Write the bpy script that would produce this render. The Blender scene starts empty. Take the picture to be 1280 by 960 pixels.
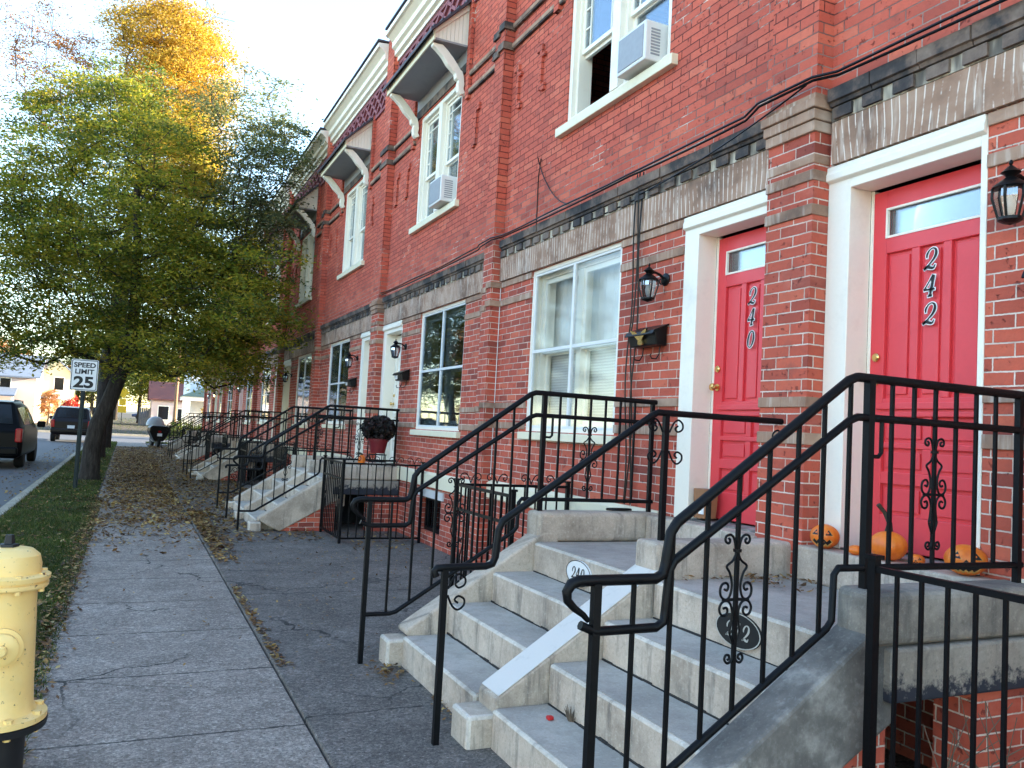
import bpy, bmesh, math, random
import numpy as np
from mathutils import Vector, Matrix
R = math.radians
random.seed(7)
rng = np.random.default_rng(11)
scene = bpy.context.scene
COL = scene.collection

# ------------------------------------------------------------------ materials
class NG:
    def __init__(s, name):
        s.m = bpy.data.materials.new(name); s.m.use_nodes = True
        s.t = s.m.node_tree; s.t.nodes.clear()
        s.out = s.n('ShaderNodeOutputMaterial')
    def n(s, typ, **kw):
        nd = s.t.nodes.new(typ)
        for k, v in kw.items(): setattr(nd, k, v)
        return nd
    def l(s, a, b): s.t.links.new(a, b)
    def setv(s, sock, v):
        if isinstance(v, bpy.types.NodeSocket): s.l(v, sock)
        else: sock.default_value = v
    def pos(s):
        if not hasattr(s, '_p'): s._p = s.n('ShaderNodeNewGeometry').outputs['Position']
        return s._p
    def xyz(s):
        if not hasattr(s, '_x'):
            s._x = s.n('ShaderNodeSeparateXYZ'); s.l(s.pos(), s._x.inputs[0])
        return s._x.outputs
    def math(s, op, a, b=0.0, c=0.0, clamp=False):
        nd = s.n('ShaderNodeMath', operation=op); nd.use_clamp = clamp
        for i, v in enumerate((a, b, c)): s.setv(nd.inputs[i], v)
        return nd.outputs[0]
    def comb(s, x, y, z):
        nd = s.n('ShaderNodeCombineXYZ')
        for i, v in enumerate((x, y, z)): s.setv(nd.inputs[i], v)
        return nd.outputs[0]
    def vscale(s, v, sc):
        nd = s.n('ShaderNodeVectorMath', operation='MULTIPLY'); s.l(v, nd.inputs[0]); nd.inputs[1].default_value = sc
        return nd.outputs[0]
    def noise(s, scale=5, detail=3, rough=.55, vec=None, dist=0):
        nd = s.n('ShaderNodeTexNoise'); nd.inputs['Scale'].default_value = scale; nd.inputs['Detail'].default_value = detail
        nd.inputs['Roughness'].default_value = rough; nd.inputs['Distortion'].default_value = dist
        s.l(vec if vec is not None else s.pos(), nd.inputs['Vector'])
        return nd.outputs['Fac']
    def ramp(s, fac, stops, interp='LINEAR'):
        nd = s.n('ShaderNodeValToRGB'); cr = nd.color_ramp; cr.interpolation = interp
        while len(cr.elements) < len(stops): cr.elements.new(.5)
        for e, (p, c) in zip(cr.elements, stops):
            e.position = p; e.color = (c, c, c, 1) if isinstance(c, (int, float)) else (*c, 1)
        s.l(fac, nd.inputs[0]); return nd.outputs['Color']
    def mix(s, fac, a, b, typ='MIX'):
        nd = s.n('ShaderNodeMix', data_type='RGBA', blend_type=typ)
        s.setv(nd.inputs[0], fac)
        for i, v in ((6, a), (7, b)):
            if isinstance(v, tuple) and len(v) == 3: v = (*v, 1)
            s.setv(nd.inputs[i], v)
        return nd.outputs[2]
    def bump(s, h, strength=.4, dist=.01):
        nd = s.n('ShaderNodeBump'); nd.inputs['Strength'].default_value = strength; nd.inputs['Distance'].default_value = dist
        s.l(h, nd.inputs['Height']); return nd.outputs['Normal']
    def bsdf(s, color, rough=.7, metal=0, normal=None, spec=.5, **kw):
        nd = s.n('ShaderNodeBsdfPrincipled')
        if isinstance(color, tuple) and len(color) == 3: color = (*color, 1)
        s.setv(nd.inputs['Base Color'], color); s.setv(nd.inputs['Roughness'], rough); nd.inputs['Metallic'].default_value = metal
        nd.inputs['Specular IOR Level'].default_value = spec
        if normal is not None: s.l(normal, nd.inputs['Normal'])
        for k, v in kw.items(): s.setv(nd.inputs[k.replace('_', ' ')], v)
        s.l(nd.outputs[0], s.out.inputs[0]); return nd
M = {}

def painted(name, col, dirt=(.25, .22, .18), amt=.25, rough=.5, scale=6, bumpv=.08):
    g = NG(name); n1 = g.noise(scale, 5, .65); n2 = g.noise(scale * 9, 3)
    f = g.math('MULTIPLY', g.math('MULTIPLY_ADD', n1, 3.2, -1.75, clamp=True), amt)
    c = g.mix(f, col, dirt)
    c = g.mix(g.math('MULTIPLY_ADD', n2, .3, -.08, clamp=True), c, tuple(x * .8 for x in col))
    r = g.math('MULTIPLY_ADD', n1, .3, rough - .15)
    g.bsdf(c, r, normal=g.bump(n2, bumpv, .01), spec=.4); M[name] = g.m

def simple(name, col, rough=.6, metal=0, var=.15, scale=20, spec=.4, bumpv=.1):
    g = NG(name); n1 = g.noise(scale, 4)
    c = g.mix(n1, tuple(x * (1 - var) for x in col), tuple(min(1, x * (1 + var)) for x in col))
    g.bsdf(c, rough, metal, normal=g.bump(n1, bumpv, .005), spec=spec); M[name] = g.m

def make_brick():
    g = NG('brick')
    x, y, z = g.xyz()
    wob = g.math('MULTIPLY_ADD', g.noise(1.3, 2), .02, -.01)
    u = g.math('ADD', x, y); v = g.math('ADD', z, wob)
    vec = g.comb(u, v, 0.0)
    wob2 = g.math('MULTIPLY_ADD', g.noise(60, 1), .004, -.002)
    vec2 = g.comb(g.math('ADD', u, wob2), g.math('ADD', v, wob2), 0.0)
    b = g.n('ShaderNodeTexBrick'); g.l(vec2, b.inputs['Vector'])
    for k, val in (('Scale', 1.0), ('Brick Width', .212), ('Row Height', .0655), ('Mortar Size', .0043), ('Mortar Smooth', .25), ('Bias', 0.0)): b.inputs[k].default_value = val
    b.inputs['Color1'].default_value = (0, 0, 0, 1); b.inputs['Color2'].default_value = (1, 1, 1, 1); b.inputs['Mortar'].default_value = (.5, .5, .5, 1)
    sep = g.n('ShaderNodeSeparateColor'); g.l(b.outputs['Color'], sep.inputs[0])
    rnd = sep.outputs[0]
    hi = g.math('MULTIPLY_ADD', z, 1.2, -3.9, clamp=True)          # 0 on the ground storey, 1 above the string course
    lowc = g.ramp(rnd, [(0, (.27, .060, .042)), (.12, (.38, .078, .050)), (.5, (.50, .098, .058)), (.85, (.57, .114, .066)), (1, (.62, .15, .082))])
    upc = g.ramp(rnd, [(0, (.44, .092, .062)), (.15, (.54, .108, .068)), (.8, (.63, .128, .078)), (1, (.67, .165, .098))])
    col = g.mix(hi, lowc, upc)
    n1 = g.noise(1.1, 5, .62); n2 = g.noise(34, 4, .6); n3 = g.noise(5.5, 4, .6)
    col = g.mix(g.math('MULTIPLY_ADD', n2, .9, -.25, clamp=True), col, g.mix(.5, col, (.22, .075, .055)))
    # soot and old repairs in patches of a few courses
    col = g.mix(g.math('MULTIPLY', g.math('MULTIPLY_ADD', n3, 5, -2.95, clamp=True), .5), col, (.17, .07, .06))
    col = g.mix(g.math('MULTIPLY', g.math('MULTIPLY_ADD', n1, 4, -2.2, clamp=True), .35), col, (.22, .07, .058))
    # mortar: grey-white below, red-brown with white remnants above
    mn = g.noise(2.3, 4, .7)
    mup = g.mix(g.math('MULTIPLY_ADD', mn, 9, -5.2, clamp=True), (.115, .032, .026), (.78, .66, .55))
    mlo = g.mix(g.math('MULTIPLY_ADD', n3, 3, -1.2, clamp=True), (.76, .62, .52), (.44, .28, .22))
    mort = g.mix(hi, mlo, mup)
    col = g.mix(b.outputs['Fac'], col, mort)
    # lime bloom below the windows and near the ground
    ef = g.noise(2.0, 5, .75, vec=g.vscale(g.pos(), (1, 1, .35)))
    efm = g.math('MULTIPLY', g.math('MULTIPLY_ADD', ef, 7, -4.3, clamp=True), g.math('MULTIPLY_ADD', z, -.9, 1.75, clamp=True))
    col = g.mix(g.math('MULTIPLY', efm, .5), col, (.50, .44, .42))
    h = g.math('ADD', g.math('MULTIPLY', b.outputs['Fac'], -1.0), g.math('MULTIPLY', n2, .55))
    h = g.math('ADD', h, g.math('MULTIPLY', rnd, .35))
    # patched and sun-faded areas, soot under the old ledges
    pa = g.noise(.55, 4, .6); col = g.mix(g.math('MULTIPLY_ADD', pa, 2.2, -.95, clamp=True), col, g.mix(.28, col, (.16, .045, .04)))
    fa = g.noise(1.9, 5, .7, vec=g.vscale(g.pos(), (1, 1, 2.2))); col = g.mix(g.math('MULTIPLY', g.math('MULTIPLY_ADD', fa, 5, -2.8, clamp=True), .3), col, (.66, .25, .18))
    # pits and spalls with dark hollows
    pit = g.math('MULTIPLY_ADD', g.noise(24, 4, .65), 14, -8.7, clamp=True)
    col = g.mix(g.math('MULTIPLY', pit, .6), col, (.15, .04, .035)); h = g.math('SUBTRACT', h, g.math('MULTIPLY', pit, .8))
    g.bsdf(col, .84, normal=g.bump(h, .95, .010), spec=.25); M['brick'] = g.m

def make_stone():
    # brown sandstone with soot and lime streaks
    for name, joints in (('brownstone', 0), ('brownstone_arch', 1)):
        g = NG(name); x, y, z = g.xyz()
        n1 = g.noise(3.0, 5, .6); n2 = g.noise(45, 3)
        st = g.noise(1.0, 4, .7, vec=g.comb(g.math('MULTIPLY', y, 14.0), g.math('MULTIPLY', z, 1.6), x))
        col = g.ramp(n1, [(.28, (.17, .105, .075)), (.5, (.34, .205, .138)), (.72, (.46, .31, .22))])
        col = g.mix(g.math('MULTIPLY', g.math('MULTIPLY_ADD', st, 7, -3.7, clamp=True), .6), col, (.62, .52, .43))
        soot = g.noise(1.7, 4, .65)
        col = g.mix(g.math('MULTIPLY', g.math('MULTIPLY_ADD', soot, 6, -3.3, clamp=True), .6), col, (.035, .03, .03))
        if joints:
            ph = g.math('ADD', g.math('MULTIPLY', y, 21.0), g.math('MULTIPLY', g.math('SUBTRACT', z, 3.26), g.math('MULTIPLY_ADD', g.noise(1.6, 1), 14.0, -7.0)))
            fr = g.math('FRACT', ph)
            line = g.math('LESS_THAN', g.math('ABSOLUTE', g.math('SUBTRACT', fr, .5)), .075)
            line = g.math('MULTIPLY', line, g.math('MULTIPLY_ADD', g.noise(6, 4, .75), 8, -3.2, clamp=True))
            col = g.mix(g.math('MULTIPLY', line, .85), col, (.80, .70, .60))
        g.bsdf(col, .85, normal=g.bump(g.math('ADD', n2, n1), .35, .006), spec=.25); M[name] = g.m
    g = NG('dentil_stone'); x, y, z = g.xyz()
    n = g.noise(1.0, 3, .6, vec=g.comb(g.math('MULTIPLY', y, 9.0), g.math('MULTIPLY', z, 2.0), x))
    n2 = g.noise(30, 3)
    col = g.ramp(n, [(.30, (.06, .055, .05)), (.46, (.17, .145, .115)), (.58, (.48, .42, .32)), (.72, (.66, .58, .44))])
    g.bsdf(col, .85, normal=g.bump(n2, .3, .006), spec=.25); M['dentil_stone'] = g.m
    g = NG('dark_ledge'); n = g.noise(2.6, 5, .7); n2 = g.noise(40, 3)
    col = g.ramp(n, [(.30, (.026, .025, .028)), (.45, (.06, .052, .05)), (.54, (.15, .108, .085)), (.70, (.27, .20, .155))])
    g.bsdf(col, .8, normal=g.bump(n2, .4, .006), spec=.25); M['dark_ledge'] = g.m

def make_concrete():
    def conc(name, base, light, dark, spk=90, streak=0.0, amt=1.0):
        g = NG(name); x, y, z = g.xyz()
        n1 = g.noise(2.2, 6, .65); n2 = g.noise(spk, 2, .6); n3 = g.noise(12, 5, .7)
        col = g.ramp(n1, [(.28, dark), (.5, base), (.75, light)])
        col = g.mix(g.math('MULTIPLY_ADD', n3, 2.2, -1.05, clamp=True), col, tuple(c * .66 for c in base))
        if streak:
            st = g.noise(1.0, 4, .7, vec=g.comb(g.math('MULTIPLY', g.math('ADD', x, y), 11.0), g.math('MULTIPLY', z, 1.2), .3))
            col = g.mix(g.math('MULTIPLY', g.math('MULTIPLY_ADD', st, 5, -2.7, clamp=True), streak), col, (.10, .092, .085))
            big = g.noise(1.6, 5, .7)
            col = g.mix(g.math('MULTIPLY', g.math('MULTIPLY_ADD', big, 5, -2.9, clamp=True), streak), col, (.085, .082, .082))
        sp = g.math('MULTIPLY_ADD', n2, 6.5, -3.75, clamp=True)
        col = g.mix(g.math('MULTIPLY', sp, .5 * amt), col, tuple(min(1, c * 1.7) for c in light))
        sp2 = g.math('MULTIPLY_ADD', n2, -7, 2.95, clamp=True)
        col = g.mix(g.math('MULTIPLY', sp2, .7 * amt), col, tuple(c * .4 for c in dark))
        n5 = g.noise(spk * 3.2, 2, .7)
        col = g.mix(g.math('MULTIPLY', g.math('MULTIPLY_ADD', n5, 6, -3.3, clamp=True), .5 * amt), col, tuple(c * .35 for c in dark))
        col = g.mix(g.math('MULTIPLY', g.math('MULTIPLY_ADD', n5, -6, 2.5, clamp=True), .45 * amt), col, tuple(min(1, c * 1.8) for c in light))
        g.bsdf(col, .88, normal=g.bump(g.math('ADD', n2, n3), .3, .004), spec=.25); M[name] = g.m; return g
    conc('concrete', (.52, .425, .335), (.66, .56, .45), (.27, .215, .165), 60, .85, .35)
    conc('concrete_tread', (.42, .375, .32), (.52, .47, .41), (.29, .26, .225), 75, 0, .35)
    conc('concrete_edge', (.62, .55, .46), (.72, .65, .56), (.34, .30, .25), 45, .5, .4)
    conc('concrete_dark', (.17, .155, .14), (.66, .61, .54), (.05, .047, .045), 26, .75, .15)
    conc('concrete_grimy', (.26, .23, .19), (.42, .38, .32), (.10, .09, .078), 50, .85, .3)
    g = conc('concrete_peeling', (.33, .29, .24), (.44, .40, .34), (.16, .14, .12), 50, .6, .3)
    bs = [n for n in g.t.nodes if n.type == 'BSDF_PRINCIPLED'][0]; cs = bs.inputs['Base Color'].links[0].from_socket
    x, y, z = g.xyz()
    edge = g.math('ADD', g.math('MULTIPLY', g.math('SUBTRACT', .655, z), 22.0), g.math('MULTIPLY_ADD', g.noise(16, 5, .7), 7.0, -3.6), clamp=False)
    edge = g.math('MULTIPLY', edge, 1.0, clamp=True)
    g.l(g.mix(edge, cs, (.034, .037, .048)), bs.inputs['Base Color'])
    # paving with saw-cut joints, hairline cracks
    for name, base, lt, dk, jy in (('paving', (.265, .22, .185), (.35, .30, .255), (.165, .138, .118), 1.02), ('forecourt', (.145, .123, .106), (.21, .18, .157), (.08, .069, .06), 3.1)):
        g = conc(name, base, lt, dk, 62, 0, 1.35)
        bs = [n for n in g.t.nodes if n.type == 'BSDF_PRINCIPLED'][0]
        colsock = bs.inputs['Base Color'].links[0].from_socket
        x, y, z = g.xyz()
        wob = g.math('MULTIPLY_ADD', g.noise(9, 3), .05, -.025)
        fr = g.math('FRACT', g.math('DIVIDE', g.math('ADD', g.math('ADD', y, .35), wob), jy))
        d = g.math('MULTIPLY', g.math('ABSOLUTE', g.math('SUBTRACT', fr, .5)), jy)
        line = g.math('LESS_THAN', d, g.math('MULTIPLY_ADD', g.noise(14, 3), .016, .001))
        line = g.math('MULTIPLY', line, g.math('MULTIPLY_ADD', g.noise(4, 3), 4, -1.0, clamp=True))
        vo = g.n('ShaderNodeTexVoronoi', feature='DISTANCE_TO_EDGE'); vo.inputs['Scale'].default_value = .55
        dn = g.n('ShaderNodeTexNoise'); dn.inputs['Scale'].default_value = 2.2; dn.inputs['Detail'].default_value = 6; g.l(g.pos(), dn.inputs['Vector'])
        add = g.n('ShaderNodeVectorMath', operation='MULTIPLY_ADD'); g.l(dn.outputs['Color'], add.inputs[0]); add.inputs[1].default_value = (.55, .55, .55); g.l(g.pos(), add.inputs[2])
        g.l(add.outputs[0], vo.inputs['Vector'])
        ck = g.math('LESS_THAN', vo.outputs['Distance'], g.math('MULTIPLY_ADD', g.noise(11, 3), .012, -.0015))
        ck = g.math('MULTIPLY', ck, g.math('MULTIPLY_ADD', g.noise(.7, 2), 8, -3.5, clamp=True))
        tot = g.math('MAXIMUM', line, ck)
        col = g.mix(g.math('MULTIPLY', tot, .9), colsock, (.022, .022, .02))
        col = g.mix(g.math('MULTIPLY', g.math('MULTIPLY_ADD', g.noise(3.1, 5, .7), 6, -3.5, clamp=True), .45), col, tuple(c_ * .45 for c_ in base))
        col = g.mix(g.math('MULTIPLY', g.math('MULTIPLY_ADD', g.noise(1.9, 5, .7), 6, -3.6, clamp=True), .4), col, tuple(min(1, c_ * 1.7) for c_ in base))
        # damp, worn patches
        col = g.mix(g.math('MULTIPLY_ADD', g.noise(.8, 4, .6), 1.6, -.72, clamp=True), col, tuple(c * .66 for c in base))
        for sc_, amt_ in ((95, .36), (38, .22)):
            vn = g.n('ShaderNodeTexVoronoi'); vn.inputs['Scale'].default_value = sc_; g.l(g.pos(), vn.inputs['Vector'])
            sp_ = g.n('ShaderNodeSeparateColor'); g.l(vn.outputs['Color'], sp_.inputs[0])
            tone = g.math('MULTIPLY_ADD', g.math('POWER', sp_.outputs[0], 1.6), 1.7, .38)
            col = g.mix(amt_, col, g.mix(1.0, col, g.comb(tone, tone, tone), 'MULTIPLY'))
        g.l(col, bs.inputs['Base Color'])
    simple('asphalt', (.105, .105, .112), .85, var=.3, scale=120)
    conc('kerb_stone', (.34, .30, .23), (.42, .38, .30), (.24, .21, .16), 60)

def make_leafmat(name, stops, trans=.45, rough=.6, trmul=1.3):
    g = NG(name)
    geo = g.n('ShaderNodeNewGeometry')
    col = g.ramp(geo.outputs['Random Per Island'], stops)
    tone = g.math('MULTIPLY_ADD', g.noise(1.25, 3), 1.9, .08)
    col = g.mix(1.0, col, g.comb(tone, tone, tone), 'MULTIPLY')
    d = g.n('ShaderNodeBsdfPrincipled'); g.l(col, d.inputs['Base Color']); d.inputs['Roughness'].default_value = rough; d.inputs['Specular IOR Level'].default_value = .3
    t = g.n('ShaderNodeBsdfTranslucent'); tc = g.mix(1.0, col, (trmul, trmul, trmul * .6), 'MULTIPLY'); g.l(tc, t.inputs[0])
    mx = g.n('ShaderNodeMixShader'); mx.inputs[0].default_value = trans
    g.l(d.outputs[0], mx.inputs[1]); g.l(t.outputs[0], mx.inputs[2]); g.l(mx.outputs[0], g.out.inputs[0]); M[name] = g.m

def make_glass(name, tint=(.8, .85, .88), refl=.06, rough=.02, mul=.8):
    g = NG(name); lw = g.n('ShaderNodeFresnel'); lw.inputs[0].default_value = 1.5
    gl = g.n('ShaderNodeBsdfGlossy'); gl.inputs['Roughness'].default_value = rough; gl.inputs['Color'].default_value = (.9, .95, 1, 1)
    bp = g.bump(g.noise(1.4, 2), .05, .05); g.l(bp, gl.inputs['Normal'])
    tr = g.n('ShaderNodeBsdfTransparent'); tr.inputs[0].default_value = (*tint, 1)
    f = g.math('MULTIPLY_ADD', lw.outputs[0], mul, refl, clamp=True)
    mx = g.n('ShaderNodeMixShader'); g.l(f, mx.inputs[0]); g.l(tr.outputs[0], mx.inputs[1]); g.l(gl.outputs[0], mx.inputs[2])
    g.l(mx.outputs[0], g.out.inputs[0]); M[name] = g.m

def make_bark():
    g = NG('bark'); x, y, z = g.xyz()
    n = g.noise(1, 5, .7, vec=g.vscale(g.pos(), (22, 22, 4)))
    col = g.ramp(n, [(.3, (.018, .015, .013)), (.55, (.05, .041, .034)), (.8, (.10, .085, .07))])
    g.bsdf(col, .9, normal=g.bump(n, .8, .02), spec=.2); M['bark'] = g.m

make_brick(); make_stone(); make_concrete(); make_bark()
painted('white_paint', (.87, .81, .69), (.38, .34, .28), .28, .45)
painted('cream_paint', (.80, .72, .52), (.33, .29, .2), .35, .5)
painted('door_red', (.74, .060, .072), (.52, .055, .065), .4, .42, 4)
painted('frieze_paint', (.26, .085, .105), (.14, .05, .07), .4, .7)
painted('soffit_grey', (.30, .30, .31), (.16, .15, .15), .4, .7)
painted('stringer_white', (.66, .61, .55), (.30, .27, .24), .75, .6, 9)
painted('pale_paint', (.62, .62, .60), (.3, .3, .3), .3, .5)
simple('slate', (.055, .045, .06), .6, var=.5, scale=14)
simple('iron', (.0022, .0024, .0034), .5, var=.6, scale=40, spec=.2, bumpv=.3)
simple('galv', (.018, .028, .027), .6, .2, var=.25)
simple('brass', (.75, .52, .2), .25, 1, var=.1)
simple('chrome', (.6, .6, .62), .2, 1, var=.05)
simple('black_enamel', (.0035, .0035, .004), .36, var=.3, spec=.25)
simple('rubber', (.012, .012, .012), .8)
simple('void_shade', (.02, .02, .022), .9)
simple('white_plastic', (.72, .72, .70), .4, var=.06)
simple('grey_plastic', (.30, .31, .33), .5, var=.15)
simple('sign_white', (.78, .78, .76), .4, var=.05)
simple('ink_black', (.008, .008, .008), .5)
simple('cream_stem', (.42, .33, .18), .8)
simple('stem_dark', (.05, .04, .025), .85, var=.5)
simple('terracotta', (.30, .085, .04), .75)
simple('red_pot', (.17, .012, .018), .5)
simple('cardboard', (.30, .14, .065), .8, var=.25)
simple('soil', (.045, .033, .022), .95, var=.5, scale=30)
simple('hydrant_black', (.012, .012, .013), .55, var=.4)
simple('roof_tar', (.04, .04, .04), .9)
simple('twig', (.16, .12, .085), .9, var=.4)
simple('van_paint', (.003, .0035, .005), .35, var=.1, spec=.12, bumpv=0)
simple('suv_paint', (.008, .004, .005), .3, var=.1, spec=.3, bumpv=0)
simple('blue_paint', (.03, .05, .13), .25, var=.1, spec=.6, bumpv=0)
simple('car_glass', (.006, .007, .010), .1, var=.1, spec=.4, bumpv=0)
simple('tail_red', (.38, .012, .014), .25, var=.1)
simple('stop_red', (.5, .02, .02), .4)
simple('sign_yellow', (.75, .50, .02), .45, var=.05)
simple('siding_peach', (.62, .38, .22), .8, var=.08)
simple('siding_pink', (.62, .48, .43), .8, var=.08)
simple('siding_yellow', (.60, .56, .33), .8, var=.08)
simple('siding_white', (.68, .70, .70), .8, var=.06)
simple('roof_grey', (.16, .19, .24), .8, var=.3, scale=8)
simple('roof_teal', (.05, .10, .11), .8, var=.3, scale=8)
simple('roof_red', (.17, .06, .05), .8, var=.3, scale=8)
simple('wood_pole', (.22, .13, .075), .9, var=.4)
simple('wood_fence', (.10, .11, .12), .85, var=.35)
simple('ground_mat', (.12, .115, .10), .95, var=.3, scale=3)
simple('curtain_cloth', (.62, .61, .57), .9, var=.05)
simple('curtain_tan', (.30, .15, .085), .9, var=.25)
def make_blind():
    g = NG('blind'); x, y, z = g.xyz()
    fr = g.math('FRACT', g.math('MULTIPLY', z, 38.0))
    g.bsdf(g.mix(fr, (.55, .54, .52), (.36, .355, .345)), .7, normal=g.bump(fr, .6, .01)); M['blind'] = g.m
make_blind()
def make_hydrant():
    g = NG('hydrant_yellow'); n1 = g.noise(9, 5, .7); n2 = g.noise(40, 4, .7)
    c = g.mix(g.math('MULTIPLY', g.math('MULTIPLY_ADD', n1, 3, -1.4, clamp=True), .5), (.90, .62, .22), (.90, .68, .33))
    c = g.mix(g.math('MULTIPLY_ADD', n2, 18, -11.3, clamp=True), c, (.09, .04, .02))
    n3 = g.noise(3.2, 4, .7); c = g.mix(g.math('MULTIPLY', g.math('MULTIPLY_ADD', n3, 4, -2.2, clamp=True), .35), c, (.52, .36, .16))
    g.bsdf(c, .42, normal=g.bump(n2, .15, .005), spec=.45); M['hydrant_yellow'] = g.m
make_hydrant()
def make_pumpkin():
    g = NG('pumpkin_skin'); n1 = g.noise(14, 4); n2 = g.noise(60, 2)
    c = g.ramp(n1, [(.3, (.66, .12, .010)), (.55, (.82, .19, .014)), (.8, (.86, .26, .03))])
    g.bsdf(c, .4, normal=g.bump(n2, .1, .004), spec=.5); M['pumpkin_skin'] = g.m
    simple('pumpkin_flesh', (.62, .34, .10), .8)
make_pumpkin()
make_glass('glass'); make_glass('glass_dull', (.94, .95, .95), .010, .06, .10); make_glass('glass_clear', (.9, .92, .93), .05); make_glass('lamp_glass', (.75, .75, .72), .25, .12)
make_leafmat('leaf_green', [(0, (.07, .105, .018)), (.30, (.14, .175, .022)), (.60, (.23, .23, .03)), (.84, (.32, .27, .034)), (1, (.44, .30, .04))], .55)
make_leafmat('leaf_olive', [(0, (.11, .13, .020)), (.35, (.22, .22, .03)), (.7, (.34, .29, .036)), (1, (.46, .32, .045))], .55)
make_leafmat('leaf_deep', [(0, (.045, .075, .018)), (.5, (.09, .13, .028)), (1, (.18, .19, .04))], .5)
make_leafmat('leaf_yellow', [(0, (.24, .15, .022)), (.4, (.42, .28, .04)), (.75, (.56, .40, .08)), (1, (.52, .27, .08))], .5, trmul=1.15)
make_leafmat('leaf_orange', [(0, (.20, .07, .03)), (.5, (.36, .14, .05)), (1, (.45, .24, .08))], .5)
make_leafmat('leaf_dark', [(0, (.030, .050, .014)), (.6, (.075, .105, .022)), (1, (.16, .15, .03))], .45)
make_leafmat('leaf_red', [(0, (.25, .02, .015)), (1, (.5, .05, .03))], .4)
make_leafmat('leaf_blue', [(0, (.06, .085, .05)), (.6, (.11, .135, .065)), (1, (.22, .18, .06))], .45)
make_leafmat('leaf_mum', [(0, (.010, .010, .009)), (.6, (.022, .018, .016)), (1, (.05, .026, .028))], .1)
make_leafmat('leaf_fallen', [(0, (.055, .028, .012)), (.3, (.12, .055, .018)), (.6, (.21, .105, .03)), (.85, (.32, .19, .055)), (1, (.42, .32, .13))], .15)
make_leafmat('grass', [(0, (.028, .048, .010)), (.5, (.055, .085, .017)), (.85, (.095, .115, .026)), (1, (.20, .16, .07))], .3)
# lit bulb
g = NG('lit_bulb'); e = g.n('ShaderNodeEmission'); e.inputs[0].default_value = (1, .72, .3, 1); e.inputs[1].default_value = 5; g.l(e.outputs[0], g.out.inputs[0]); M['lit_bulb'] = g.m

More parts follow.
